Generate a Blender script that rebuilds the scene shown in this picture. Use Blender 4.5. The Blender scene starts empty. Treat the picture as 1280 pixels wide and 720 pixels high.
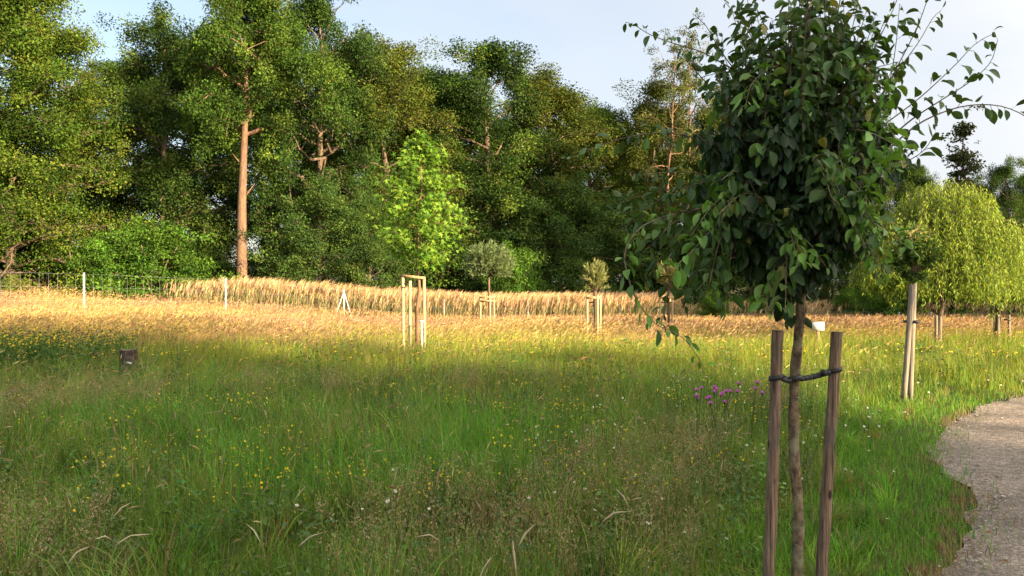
import bpy, math, random
import numpy as np

# ------------------------------------------------------------------ basics
scene = bpy.context.scene
COL = scene.collection
RNG = np.random.default_rng(7)
random.seed(7)
F = 967.0            # focal length in pixels of a 1280 wide picture
EYE = 1.6
HOR = 350.0
R = math.radians

def sstep(a, b, x):
    t = np.clip((np.asarray(x, float) - a) / (b - a), 0, 1)
    return t * t * (3 - 2 * t)

def ground(x, y):
    """height of the terrain: level near, a shallow hollow far in the middle, rising left"""
    x = np.asarray(x, float); y = np.asarray(y, float)
    d = -0.9 * sstep(-17, -2, x) * sstep(12, 45, y)
    d = d + 0.85 * (1 - sstep(-27, -14, x)) * sstep(26, 42, y)
    return d + 0.02 * np.sin(x * 0.9 + 1.3) * np.sin(y * 0.7)

def at(px, py, Y):
    """world point seen at picture position px,py at distance Y"""
    return np.array([(px - 640) / F * Y, Y, EYE + (HOR - py) / F * Y])

def gnd(px, Y):
    X = (px - 640) / F * Y
    return np.array([X, Y, float(ground(X, Y))])

def vnoise(x, y, seed=0):
    """smooth value noise 0..1"""
    x = np.asarray(x, float); y = np.asarray(y, float)
    xi = np.floor(x).astype(np.int64); yi = np.floor(y).astype(np.int64)
    fx = x - xi; fy = y - yi
    fx = fx * fx * (3 - 2 * fx); fy = fy * fy * (3 - 2 * fy)
    def h(a, b):
        n = (a * 374761393 + b * 668265263 + seed * 1274126177) & 0xffffffff
        n = ((n ^ (n >> 13)) * 1274126177) & 0xffffffff
        return ((n ^ (n >> 16)) & 0xffff) / 65535.0
    return ((h(xi, yi) * (1 - fx) + h(xi + 1, yi) * fx) * (1 - fy)
            + (h(xi, yi + 1) * (1 - fx) + h(xi + 1, yi + 1) * fx) * fy)

def fnoise(x, y, seed=0):
    return (vnoise(x, y, seed) + 0.5 * vnoise(x * 2.1 + 5, y * 2.1, seed + 1) + 0.25 * vnoise(x * 4.3, y * 4.3 + 9, seed + 2)) / 1.75

def norm(v):
    return v / (np.linalg.norm(v, axis=-1, keepdims=True) + 1e-9)

# ------------------------------------------------------------------ mesh building
class MB:
    """collects vertices, polygons and a colour per vertex, then links ONE mesh"""
    def __init__(s):
        s.v = []; s.c = []; s.q = []; s.t = []; s.n = 0
    def add(s, v, quads=None, tris=None, col=(1, 1, 1)):
        v = np.asarray(v, float).reshape(-1, 3)
        col = np.asarray(col, float)
        if col.ndim == 1:
            col = np.broadcast_to(col, (len(v), 3))
        s.v.append(v); s.c.append(col)
        if quads is not None and len(quads): s.q.append(np.asarray(quads, np.int64).reshape(-1, 4) + s.n)
        if tris is not None and len(tris): s.t.append(np.asarray(tris, np.int64).reshape(-1, 3) + s.n)
        s.n += len(v)
    def tube(s, pts, rad, k=7, col=(1, 1, 1), cap=True, wob=0.0, seed=0):
        pts = np.asarray(pts, float); n = len(pts)
        rad = np.broadcast_to(np.asarray(rad, float), (n,))
        tan = norm(np.gradient(pts, axis=0))
        a = np.array([1.0, 0, 0]) if abs(tan[0][0]) < 0.8 else np.array([0, 1.0, 0])
        u = norm(np.cross(tan[0], a)); rings = []
        r_ = np.random.default_rng(seed)
        ph = np.arange(k) / k * 2 * math.pi
        for i in range(n):
            u = u - tan[i] * np.dot(u, tan[i]); u = norm(u); w = np.cross(tan[i], u)
            rr = rad[i] * (1 + wob * r_.normal(size=k))
            rings.append(pts[i] + np.cos(ph)[:, None] * u * rr[:, None] + np.sin(ph)[:, None] * w * rr[:, None])
        V = np.concatenate(rings)
        i0 = np.arange(n - 1)[:, None] * k + np.arange(k)[None]
        i1 = np.arange(n - 1)[:, None] * k + (np.arange(k)[None] + 1) % k
        Q = np.stack([i0, i1, i1 + k, i0 + k], -1).reshape(-1, 4)
        T = []
        if cap:
            V = np.concatenate([V, pts[:1], pts[-1:]])
            b, t = n * k, n * k + 1
            for j in range(k):
                T.append((b, (j + 1) % k, j)); T.append((t, (n - 1) * k + j, (n - 1) * k + (j + 1) % k))
        s.add(V, Q, T if cap else None, col)
    def box(s, c, size, col=(1, 1, 1), rz=0.0):
        x, y, z = np.asarray(size) / 2
        V = np.array([[-x, -y, -z], [x, -y, -z], [x, y, -z], [-x, y, -z], [-x, -y, z], [x, -y, z], [x, y, z], [-x, y, z]])
        cs, sn = math.cos(rz), math.sin(rz)
        V = V @ np.array([[cs, sn, 0], [-sn, cs, 0], [0, 0, 1]]) + np.asarray(c)
        s.add(V, [(0, 3, 2, 1), (4, 5, 6, 7), (0, 1, 5, 4), (1, 2, 6, 5), (2, 3, 7, 6), (3, 0, 4, 7)], None, col)
    def bar(s, a, b, w, h, col=(1, 1, 1)):
        """rectangular bar from a to b"""
        a = np.asarray(a, float); b = np.asarray(b, float); d = norm(b - a)
        up = np.array([0, 0, 1.0]) if abs(d[2]) < 0.9 else np.array([0, 1.0, 0])
        u = norm(np.cross(d, up)); w_ = np.cross(u, d)
        V = [p + u * sx * w / 2 + w_ * sz * h / 2 for p in (a, b) for sx, sz in ((-1, -1), (1, -1), (1, 1), (-1, 1))]
        s.add(V, [(0, 1, 2, 3), (7, 6, 5, 4), (0, 4, 5, 1), (1, 5, 6, 2), (2, 6, 7, 3), (3, 7, 4, 0)], None, col)
    def mesh(s, name, smooth=False):
        me = bpy.data.meshes.new(name)
        V = np.concatenate(s.v); C = np.concatenate(s.c)
        Q = np.concatenate(s.q) if s.q else np.zeros((0, 4), np.int64)
        T = np.concatenate(s.t) if s.t else np.zeros((0, 3), np.int64)
        me.vertices.add(len(V)); me.vertices.foreach_set('co', V.astype(np.float32).ravel())
        L = np.concatenate([Q.ravel(), T.ravel()]).astype(np.int32)
        me.loops.add(len(L)); me.loops.foreach_set('vertex_index', L)
        st = np.concatenate([np.arange(len(Q)) * 4, len(Q) * 4 + np.arange(len(T)) * 3]).astype(np.int32)
        me.polygons.add(len(st)); me.polygons.foreach_set('loop_start', st)
        at_ = me.attributes.new('tint', 'FLOAT_COLOR', 'POINT')
        at_.data.foreach_set('color', np.concatenate([C, np.ones((len(C), 1))], 1).astype(np.float32).ravel())
        me.update(calc_edges=True)
        me.validate()
        if smooth:
            me.polygons.foreach_set('use_smooth', np.ones(len(me.polygons), bool))
        return me
    def build(s, name, mat, parent=None, smooth=False):
        return link(name, s.mesh(name, smooth), mat, parent)

def link(name, me, mat, parent=None):
    o = bpy.data.objects.new(name, me)
    if mat is not None and not me.materials: me.materials.append(mat)
    COL.objects.link(o)
    if parent is not None: o.parent = parent
    return o

def tag(o, label=None, cat=None, group=None, kind=None):
    if label: o['label'] = label
    if cat: o['category'] = cat
    if group: o['group'] = group
    if kind: o['kind'] = kind
    return o

def thing(name, loc, label, cat, group=None, rz=0.0):
    o = bpy.data.objects.new(name, None); COL.objects.link(o)
    o.empty_display_size = 0.2
    o.location = [float(t) for t in loc]; o.rotation_euler = (0, 0, rz)
    return tag(o, label, cat, group)

def copy_thing(root, loc, rz=0.0, label=None, group=None, scale=None):
    r = root.copy(); COL.objects.link(r)
    r.location = [float(t) for t in loc]; r.rotation_euler = (0, 0, rz)
    if scale is not None: r.scale = (scale if hasattr(scale, '__len__') else (scale,) * 3)
    if label: r['label'] = label
    if group: r['group'] = group
    for ch in list(root.children):
        c = ch.copy(); COL.objects.link(c); c.parent = r
        for g in ch.children:
            d = g.copy(); COL.objects.link(d); d.parent = c
    return r

# ------------------------------------------------------------------ materials
def new_mat(name):
    m = bpy.data.materials.new(name); m.use_nodes = True
    nt = m.node_tree; nt.nodes.clear()
    return m, nt, nt.nodes, nt.links

def leaf_mat(name, rough=0.5, spec=0.3, trans=0.35, tcol=(1.25, 1.15, 0.55), detail=0.0):
    m, nt, N, L = new_mat(name)
    out = N.new('ShaderNodeOutputMaterial')
    a = N.new('ShaderNodeAttribute'); a.attribute_name = 'tint'
    p = N.new('ShaderNodeBsdfPrincipled'); p.inputs['Roughness'].default_value = rough
    p.inputs['Specular IOR Level'].default_value = spec
    col = a.outputs['Color']
    if detail > 0:
        tc = N.new('ShaderNodeTexCoord'); nz = N.new('ShaderNodeTexNoise'); nz.inputs['Scale'].default_value = 60
        nz.inputs['Detail'].default_value = 3
        L.new(tc.outputs['Object'], nz.inputs['Vector'])
        mr = N.new('ShaderNodeMapRange'); mr.inputs['To Min'].default_value = 1 - detail; mr.inputs['To Max'].default_value = 1 + detail
        L.new(nz.outputs['Fac'], mr.inputs['Value'])
        mm = N.new('ShaderNodeMix'); mm.data_type = 'RGBA'; mm.blend_type = 'MULTIPLY'; mm.inputs['Factor'].default_value = 1
        L.new(col, mm.inputs['A']); L.new(mr.outputs['Result'], mm.inputs['B']); col = mm.outputs['Result']
    L.new(col, p.inputs['Base Color'])
    t = N.new('ShaderNodeBsdfTranslucent')
    mx = N.new('ShaderNodeMix'); mx.data_type = 'RGBA'; mx.blend_type = 'MULTIPLY'
    mx.inputs['Factor'].default_value = 1; mx.inputs['B'].default_value = (*tcol, 1)
    L.new(col, mx.inputs['A']); L.new(mx.outputs['Result'], t.inputs['Color'])
    ms = N.new('ShaderNodeMixShader'); ms.inputs['Fac'].default_value = trans
    L.new(p.outputs[0], ms.inputs[1]); L.new(t.outputs[0], ms.inputs[2]); L.new(ms.outputs[0], out.inputs['Surface'])
    return m

def bark_mat(name, c1, c2, c3=None, scale=(14, 14, 2.2), bump=0.35, rough=0.85, knots=False):
    m, nt, N, L = new_mat(name)
    out = N.new('ShaderNodeOutputMaterial'); p = N.new('ShaderNodeBsdfPrincipled')
    p.inputs['Roughness'].default_value = rough; p.inputs['Specular IOR Level'].default_value = 0.25
    tc = N.new('ShaderNodeTexCoord'); mp = N.new('ShaderNodeMapping'); mp.inputs['Scale'].default_value = scale
    L.new(tc.outputs['Object'], mp.inputs['Vector'])
    n1 = N.new('ShaderNodeTexNoise'); n1.inputs['Scale'].default_value = 1.0; n1.inputs['Detail'].default_value = 7; n1.inputs['Roughness'].default_value = 0.65
    L.new(mp.outputs[0], n1.inputs['Vector'])
    cr = N.new('ShaderNodeValToRGB'); e = cr.color_ramp.elements
    e[0].position = 0.36; e[0].color = (*c1, 1); e[1].position = 0.62; e[1].color = (*c2, 1)
    L.new(n1.outputs['Fac'], cr.inputs['Fac'])
    col = cr.outputs['Color']
    if c3 is not None:                                    # lichen / weathering patches
        n2 = N.new('ShaderNodeTexNoise'); n2.inputs['Scale'].default_value = 9; n2.inputs['Detail'].default_value = 4
        L.new(tc.outputs['Object'], n2.inputs['Vector'])
        r2 = N.new('ShaderNodeMapRange'); r2.inputs['From Min'].default_value = 0.5; r2.inputs['From Max'].default_value = 0.68
        L.new(n2.outputs['Fac'], r2.inputs['Value'])
        mm = N.new('ShaderNodeMix'); mm.data_type = 'RGBA'; mm.inputs['B'].default_value = (*c3, 1)
        L.new(r2.outputs['Result'], mm.inputs['Factor']); L.new(col, mm.inputs['A']); col = mm.outputs['Result']
    if knots:
        vo = N.new('ShaderNodeTexVoronoi'); vo.inputs['Scale'].default_value = 1.0
        mp2 = N.new('ShaderNodeMapping'); mp2.inputs['Scale'].default_value = (16, 16, 7)
        oi = N.new('ShaderNodeObjectInfo'); va = N.new('ShaderNodeVectorMath'); va.operation = 'MULTIPLY_ADD'   # knots differ from stake to stake
        L.new(oi.outputs['Random'], va.inputs[0]); va.inputs[1].default_value = (0, 0, 9); L.new(tc.outputs['Object'], va.inputs[2]); L.new(va.outputs[0], mp2.inputs['Vector'])
        L.new(mp2.outputs[0], vo.inputs['Vector'])
        r3 = N.new('ShaderNodeMapRange'); r3.inputs['From Min'].default_value = 0.10; r3.inputs['From Max'].default_value = 0.2
        r3.inputs['To Min'].default_value = 1; r3.inputs['To Max'].default_value = 0
        L.new(vo.outputs['Distance'], r3.inputs['Value'])
        mm = N.new('ShaderNodeMix'); mm.data_type = 'RGBA'; mm.inputs['B'].default_value = (0.03, 0.018, 0.012, 1)
        L.new(r3.outputs['Result'], mm.inputs['Factor']); L.new(col, mm.inputs['A']); col = mm.outputs['Result']
    L.new(col, p.inputs['Base Color'])
    b = N.new('ShaderNodeBump'); b.inputs['Strength'].default_value = bump; b.inputs['Distance'].default_value = 0.02
    L.new(n1.outputs['Fac'], b.inputs['Height']); L.new(b.outputs[0], p.inputs['Normal'])
    L.new(p.outputs[0], out.inputs['Surface'])
    return m

def plain_mat(name, col, rough=0.6, metal=0.0, var=0.15, scale=30):
    m, nt, N, L = new_mat(name)
    out = N.new('ShaderNodeOutputMaterial'); p = N.new('ShaderNodeBsdfPrincipled')
    p.inputs['Roughness'].default_value = rough; p.inputs['Metallic'].default_value = metal
    tc = N.new('ShaderNodeTexCoord'); n1 = N.new('ShaderNodeTexNoise'); n1.inputs['Scale'].default_value = scale; n1.inputs['Detail'].default_value = 4
    L.new(tc.outputs['Object'], n1.inputs['Vector'])
    cr = N.new('ShaderNodeValToRGB'); e = cr.color_ramp.elements
    e[0].color = (*[c * (1 - var) for c in col], 1); e[1].color = (*[min(1, c * (1 + var)) for c in col], 1)
    L.new(n1.outputs['Fac'], cr.inputs['Fac']); L.new(cr.outputs[0], p.inputs['Base Color'])
    L.new(p.outputs[0], out.inputs['Surface'])
    return m

M = {}
M['leaf'] = leaf_mat('forest_leaf', 0.65, 0.10, 0.34)
M['pear_leaf'] = leaf_mat('pear_leaf', 0.45, 0.32, 0.25, (1.3, 1.25, 0.5), detail=0.25)
M['bright_leaf'] = leaf_mat('bright_leaf', 0.6, 0.12, 0.42)
M['grass'] = leaf_mat('grass_blade', 0.6, 0.2, 0.35, (1.2, 1.1, 0.6))
M['dry'] = leaf_mat('dry_stalk', 0.7, 0.15, 0.25, (1.1, 1.0, 0.8))
M['petal'] = leaf_mat('petal', 0.6, 0.2, 0.3, (1.1, 1.05, 0.8))
M['forest_bark'] = bark_mat('forest_bark', (0.06, 0.042, 0.03), (0.17, 0.115, 0.075), scale=(5, 5, 1.2))
M['tan_bark'] = bark_mat('tan_bark', (0.10, 0.055, 0.032), (0.21, 0.122, 0.072), (0.09, 0.06, 0.042), scale=(7, 7, 1.6), bump=0.8)
M['pear_bark'] = bark_mat('pear_bark', (0.045, 0.03, 0.02), (0.24, 0.165, 0.10), (0.25, 0.23, 0.15), scale=(38, 38, 24), bump=0.9)
M['twig'] = plain_mat('twig_bark', (0.10, 0.07, 0.045), 0.7, var=0.3)
M['stake'] = bark_mat('weathered_stake', (0.055, 0.032, 0.022), (0.33, 0.215, 0.145), (0.15, 0.11, 0.085), scale=(75, 75, 3.2), bump=1.0, knots=True)
M['grey_stake'] = bark_mat('grey_stake', (0.13, 0.105, 0.08), (0.28, 0.23, 0.175), None, scale=(50, 50, 3), bump=0.5)
M['new_stake'] = bark_mat('peeled_stake', (0.32, 0.22, 0.12), (0.50, 0.36, 0.20), None, scale=(40, 40, 3), bump=0.3)
M['lath'] = bark_mat('wood_lath', (0.34, 0.19, 0.09), (0.50, 0.31, 0.16), None, scale=(30, 30, 8), bump=0.3)
M['rubber'] = plain_mat('black_rubber', (0.022, 0.02, 0.02), 0.55, var=0.3)
M['white_paint'] = plain_mat('white_paint', (0.52, 0.52, 0.47), 0.5, var=0.06)
M['galv'] = plain_mat('galvanised_wire', (0.30, 0.30, 0.29), 0.5, 0.4)
M['stump'] = bark_mat('stump_wood', (0.012, 0.008, 0.007), (0.065, 0.042, 0.034), (0.085, 0.065, 0.055), scale=(25, 25, 4), bump=0.8)
M['soil_wood'] = plain_mat('stump_top', (0.11, 0.085, 0.07), 0.9, var=0.4)
M['pebble'] = leaf_mat('pebble_stone', 0.8, 0.3, 0.0)

# ------------------------------------------------------------------ path outline
PATH_L = np.array([(1.0, -14), (1.1, -4), (1.3, 0), (1.75, 2.4), (2.30, 4.1), (3.0, 5.0), (3.42, 5.6), (3.5, 6.2), (3.85, 7.0), (4.35, 7.8), (4.95, 8.6),
                   (5.6, 9.4), (6.3, 10.05), (7.1, 10.6), (9, 11.4), (14, 12.6), (26, 14.2), (46, 16)])
PATH_R = np.array([(4.2, -14), (4.3, -4), (4.4, 0), (4.6, 2.4), (5.0, 4.0), (5.5, 4.9), (5.9, 5.4), (6.2, 5.8), (6.7, 6.3), (7.2, 6.8), (7.8, 7.3),
                   (8.4, 7.7), (9.1, 8.1), (9.9, 8.5), (11.6, 9.0), (15.5, 9.8), (27, 11.2), (47, 13)])

def resample(P, n):
    d = np.concatenate([[0], np.cumsum(np.linalg.norm(np.diff(P, axis=0), axis=1))])
    t = np.linspace(0, d[-1], n)
    return np.stack([np.interp(t, d, P[:, 0]), np.interp(t, d, P[:, 1])], 1), t

PL, _t = resample(PATH_L, 700)
PR = np.stack([np.interp(np.linspace(0, 1, 700), np.linspace(0, 1, len(PATH_R)), PATH_R[:, i]) for i in (0, 1)], 1)
_u = np.interp(PL[:, 1] + PL[:, 0] * 0.3, PATH_L[:, 1] + PATH_L[:, 0] * 0.3, np.linspace(0, 1, len(PATH_L)))
PR = np.stack([np.interp(_u, np.linspace(0, 1, len(PATH_R)), PATH_R[:, i]) for i in (0, 1)], 1)

def path_dist(x, y):
    """signed distance to the left edge of the path: positive on the meadow side"""
    P, _ = resample(PATH_L, 160)
    out = np.empty(len(x)); sg = np.empty(len(x))
    tan = np.gradient(P, axis=0)
    for i in range(0, len(x), 50000):
        xx = x[i:i + 50000, None] - P[None, :, 0]; yy = y[i:i + 50000, None] - P[None, :, 1]
        d2 = xx * xx + yy * yy; j = d2.argmin(1)
        out[i:i + 50000] = np.sqrt(d2[np.arange(len(j)), j])
        sg[i:i + 50000] = tan[j, 0] * yy[np.arange(len(j)), j] - tan[j, 1] * xx[np.arange(len(j)), j]
    return np.where(sg > 0, out, -out)

# ------------------------------------------------------------------ ground and path
def build_ground():
    xs = np.unique(np.concatenate([np.linspace(-900, -60, 15), np.linspace(-60, 60, 161), np.linspace(60, 900, 15)]))
    ys = np.unique(np.concatenate([np.linspace(-300, -20, 8), np.linspace(-20, 70, 121), np.linspace(70, 1100, 14)]))
    X, Y = np.meshgrid(xs, ys)
    Z = ground(X, Y)
    V = np.stack([X, Y, Z], -1).reshape(-1, 3); nx = len(xs)
    i = (np.arange(len(ys) - 1)[:, None] * nx + np.arange(nx - 1)[None]).ravel()
    mb = MB(); mb.add(V, np.stack([i, i + 1, i + 1 + nx, i + nx], 1))
    m, nt, N, L = new_mat('meadow_soil')
    out = N.new('ShaderNodeOutputMaterial'); p = N.new('ShaderNodeBsdfPrincipled'); p.inputs['Roughness'].default_value = 0.95
    p.inputs['Specular IOR Level'].default_value = 0.1
    tc = N.new('ShaderNodeTexCoord'); n1 = N.new('ShaderNodeTexNoise'); n1.inputs['Scale'].default_value = 0.7; n1.inputs['Detail'].default_value = 9
    L.new(tc.outputs['Object'], n1.inputs['Vector'])
    cr = N.new('ShaderNodeValToRGB'); e = cr.color_ramp.elements
    e[0].position = 0.35; e[0].color = (0.035, 0.05, 0.014, 1); e[1].position = 0.68; e[1].color = (0.09, 0.075, 0.03, 1)
    L.new(n1.outputs['Fac'], cr.inputs['Fac']); L.new(cr.outputs[0], p.inputs['Base Color'])
    n2 = N.new('ShaderNodeTexNoise'); n2.inputs['Scale'].default_value = 25; n2.inputs['Detail'].default_value = 5
    L.new(tc.outputs['Object'], n2.inputs['Vector'])
    b = N.new('ShaderNodeBump'); b.inputs['Strength'].default_value = 0.8; b.inputs['Distance'].default_value = 0.05
    L.new(n2.outputs['Fac'], b.inputs['Height']); L.new(b.outputs[0], p.inputs['Normal'])
    L.new(p.outputs[0], out.inputs['Surface'])
    o = mb.build('ground', m, smooth=True)
    tag(o, 'earth of the meadow under the grass', 'ground', kind='structure')

def build_path():
    n = len(PL); k = 24
    jit = (fnoise(PL[:, 0] * 1.5, PL[:, 1] * 1.5, 3) - 0.5) * 0.30 + (fnoise(PL[:, 0] * 7, PL[:, 1] * 7, 5) - 0.5) * 0.16
    d = norm(PR - PL)
    A = PL + d * (jit[:, None] - 0.02)
    f = np.linspace(0, 1, k)
    P = A[:, None] * (1 - f)[None, :, None] + PR[:, None] * f[None, :, None]
    Z = ground(P[..., 0], P[..., 1]) + 0.012 + 0.02 * np.sin(f * math.pi)[None]
    V = np.concatenate([P, Z[..., None]], -1).reshape(-1, 3)
    i = (np.arange(n - 1)[:, None] * k + np.arange(k - 1)[None]).ravel()
    mb = MB(); mb.add(V, np.stack([i, i + 1, i + 1 + k, i + k], 1))
    m, nt, N, L = new_mat('gravel')
    out = N.new('ShaderNodeOutputMaterial'); p = N.new('ShaderNodeBsdfPrincipled'); p.inputs['Roughness'].default_value = 0.9
    p.inputs['Specular IOR Level'].default_value = 0.25
    tc = N.new('ShaderNodeTexCoord')
    v1 = N.new('ShaderNodeTexVoronoi'); v1.inputs['Scale'].default_value = 95
    v2 = N.new('ShaderNodeTexVoronoi'); v2.inputs['Scale'].default_value = 38
    n1 = N.new('ShaderNodeTexNoise'); n1.inputs['Scale'].default_value = 1.3; n1.inputs['Detail'].default_value = 8
    n3 = N.new('ShaderNodeTexNoise'); n3.inputs['Scale'].default_value = 18; n3.inputs['Detail'].default_value = 6
    for q in (v1, v2, n1, n3): L.new(tc.outputs['Object'], q.inputs['Vector'])
    sep = N.new('ShaderNodeSeparateColor'); L.new(v1.outputs['Color'], sep.inputs[0])
    cr = N.new('ShaderNodeValToRGB'); e = cr.color_ramp.elements
    e[0].position = 0.0; e[0].color = (0.16, 0.125, 0.10, 1); e[1].position = 1.0; e[1].color = (0.45, 0.38, 0.315, 1)
    x = cr.color_ramp.elements.new(0.55); x.color = (0.28, 0.225, 0.18, 1)
    L.new(sep.outputs[0], cr.inputs['Fac'])
    r1 = N.new('ShaderNodeValToRGB'); r1.color_ramp.elements[0].position = 0.3; r1.color_ramp.elements[0].color = (0.55, 0.54, 0.53, 1)
    r1.color_ramp.elements[1].position = 0.7; r1.color_ramp.elements[1].color = (1.1, 1.08, 1.05, 1)
    L.new(n1.outputs['Fac'], r1.inputs['Fac'])
    mm = N.new('ShaderNodeMix'); mm.data_type = 'RGBA'; mm.blend_type = 'MULTIPLY'; mm.inputs['Factor'].default_value = 1
    L.new(cr.outputs[0], mm.inputs['A']); L.new(r1.outputs[0], mm.inputs['B'])
    r2 = N.new('ShaderNodeValToRGB'); r2.color_ramp.elements[0].position = 0.35; r2.color_ramp.elements[0].color = (0.7, 0.7, 0.7, 1)
    r2.color_ramp.elements[1].position = 0.65; r2.color_ramp.elements[1].color = (1.12, 1.12, 1.12, 1)
    L.new(n3.outputs['Fac'], r2.inputs['Fac'])
    m2 = N.new('ShaderNodeMix'); m2.data_type = 'RGBA'; m2.blend_type = 'MULTIPLY'; m2.inputs['Factor'].default_value = 1
    L.new(mm.outputs['Result'], m2.inputs['A']); L.new(r2.outputs[0], m2.inputs['B'])
    L.new(m2.outputs['Result'], p.inputs['Base Color'])
    ad = N.new('ShaderNodeMath'); ad.operation = 'ADD'
    L.new(v1.outputs['Distance'], ad.inputs[0]); L.new(v2.outputs['Distance'], ad.inputs[1])
    b = N.new('ShaderNodeBump'); b.inputs['Strength'].default_value = 0.9; b.inputs['Distance'].default_value = 0.012; b.invert = True
    L.new(ad.outputs[0], b.inputs['Height']); L.new(b.outputs[0], p.inputs['Normal'])
    L.new(p.outputs[0], out.inputs['Surface'])
    o = mb.build('path', m, smooth=True)
    tag(o, 'grey brown gravel path curving away at the right', 'path', kind='structure')
    # dead leaves, bark bits and twigs that gather along the grass edge
    r = np.random.default_rng(41); nn = 520
    i = r.integers(170, 420, nn); f = np.abs(r.normal(0, 0.05, nn)) + 0.35 * (r.random(nn) < 0.12) * r.random(nn)
    Q_ = A[i] * (1 - f)[:, None] + PR[i] * f[:, None] + r.normal(0, 0.03, (nn, 2))
    P3 = np.concatenate([Q_, (ground(Q_[:, 0], Q_[:, 1]) + 0.032)[:, None]], 1); a = r.random(nn) * 6.28
    lt = MB(); tw = r.random(nn) < 0.3; L = np.where(tw, 0.04 + 0.07 * r.random(nn), 0.02 + 0.03 * r.random(nn)); Wl = np.where(tw, 0.005, L * 0.5)
    leaf_faces(lt, P3, np.stack([np.cos(a), np.sin(a), 0.06 * r.normal(size=nn)], 1), norm(np.stack([0.25 * r.normal(size=nn), 0.25 * r.normal(size=nn), 0 * a + 1], 1)), L, Wl,
               pal(nn, [(0.10, 0.055, 0.03), (0.20, 0.12, 0.06), (0.05, 0.035, 0.025), (0.32, 0.24, 0.15)], [3, 2, 3, 1]))
    tag(lt.build('path_litter', M['dry']), 'dead leaves and twigs gathered along the edge of the path', 'litter', kind='stuff')
    # loose stones, more and paler along the grass edge
    r = np.random.default_rng(31)
    nn = 9000
    i = r.integers(160, 560, nn); f = np.where(r.random(nn) < 0.45, np.abs(r.normal(0, 0.06, nn)), r.random(nn))
    P = A[i] * (1 - f)[:, None] + PR[i] * f[:, None] + r.normal(0, 0.05, (nn, 2))
    s = 0.0035 + 0.006 * r.random(nn) ** 3 + 0.014 * (r.random(nn) < 0.03) * r.random(nn)
    base = np.array([[1, 0, 0], [0, 1, 0], [-1, 0, 0], [0, -1, 0], [0.2, 0.1, 0.7], [0, 0, -0.6]])
    V = base[None] * (0.7 + 0.6 * r.random((nn, 6, 1)))
    a = r.random(nn) * 6.28; ca, sa = np.cos(a)[:, None], np.sin(a)[:, None]
    V = np.stack([V[..., 0] * ca - V[..., 1] * sa, V[..., 0] * sa + V[..., 1] * ca, V[..., 2]], -1)
    V *= s[:, None, None] * np.array([1.3, 1.0, 0.7])
    V[..., 0] += P[:, 0, None]; V[..., 1] += P[:, 1, None]; V[..., 2] += (ground(P[:, 0], P[:, 1]) + 0.03 + s * 0.1)[:, None]
    T = np.array([(0, 1, 4), (1, 2, 4), (2, 3, 4), (3, 0, 4), (1, 0, 5), (2, 1, 5), (3, 2, 5), (0, 3, 5)])
    T = (T[None] + (np.arange(nn) * 6)[:, None, None]).reshape(-1, 3)
    g = 0.22 + 0.3 * r.random(nn) ** 2
    C = np.repeat(np.stack([g, g * 0.86, g * 0.74], 1), 6, 0)
    mb = MB(); mb.add(V.reshape(-1, 3), None, T, C)
    o = mb.build('path_gravel', M['pebble'])
    tag(o, 'loose pale stones lying on the gravel path', 'gravel', kind='stuff')

# ------------------------------------------------------------------ grass
def blades(mb, x, y, h, w, lean, az, col, z=None, seg=3, tipcol=None, twist=None):
    """curved tapering blades; all arrays of length n"""
    n = len(x)
    if n == 0: return
    if z is None: z = ground(x, y)
    r = RNG
    tw = r.random(n) * math.pi if twist is None else twist
    wx, wy = np.cos(tw), np.sin(tw)
    ss = np.linspace(0, 1, seg + 1)
    V = []; C = []
    for k, s in enumerate(ss):
        off = lean * h * s ** 2
        cx = x + np.cos(az) * off; cy = y + np.sin(az) * off
        cz = z + h * (s - 0.45 * np.minimum(lean, 1.6) * s ** 3 * 0.8)
        ww = w * (1 - 0.55 * s) * 0.5
        c = col if tipcol is None else col * (1 - s) + tipcol * s
        c = c * (0.75 + 0.25 * s) if False else c
        if k < seg:
            V += [np.stack([cx - wx * ww, cy - wy * ww, cz], 1), np.stack([cx + wx * ww, cy + wy * ww, cz], 1)]
            C += [c, c]
        else:
            V.append(np.stack([cx, cy, cz], 1)); C.append(c)
    m = 2 * seg + 1
    V = np.stack(V, 1).reshape(-1, 3); C = np.stack(C, 1).reshape(-1, 3)
    b = np.arange(n) * m
    Q = [np.stack([b + 2 * k, b + 2 * k + 1, b + 2 * k + 3, b + 2 * k + 2], 1) for k in range(seg - 1)]
    T = np.stack([b + 2 * seg - 2, b + 2 * seg - 1, b + 2 * seg], 1)
    mb.add(V, np.concatenate(Q) if Q else None, T, C)

def scatter(y0, y1, dens, marg=0.06, xmin=-1e9, xmax=1e9):
    """random points inside the widened view wedge between two distances"""
    u0 = 0.68 + marg
    side = 1.4
    wmax = u0 * y1 + side
    n = int((y1 - y0) * 2 * wmax * dens)
    y = y0 + (y1 - y0) * RNG.random(n); x = (RNG.random(n) * 2 - 1) * wmax
    k = np.abs(x) < u0 * y + side; x, y = x[k], y[k]
    k = (x > xmin) & (x < xmax)
    return x[k], y[k]

def pal(n, cols, wts, var=0.18):
    cols = np.asarray(cols, float); i = RNG.choice(len(cols), n, p=np.asarray(wts) / np.sum(wts))
    return cols[i] * (1 + var * RNG.normal(size=(n, 1))).clip(0.4, 1.7) * (1 + 0.07 * RNG.normal(size=(n, 3))).clip(0.6, 1.4)

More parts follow.
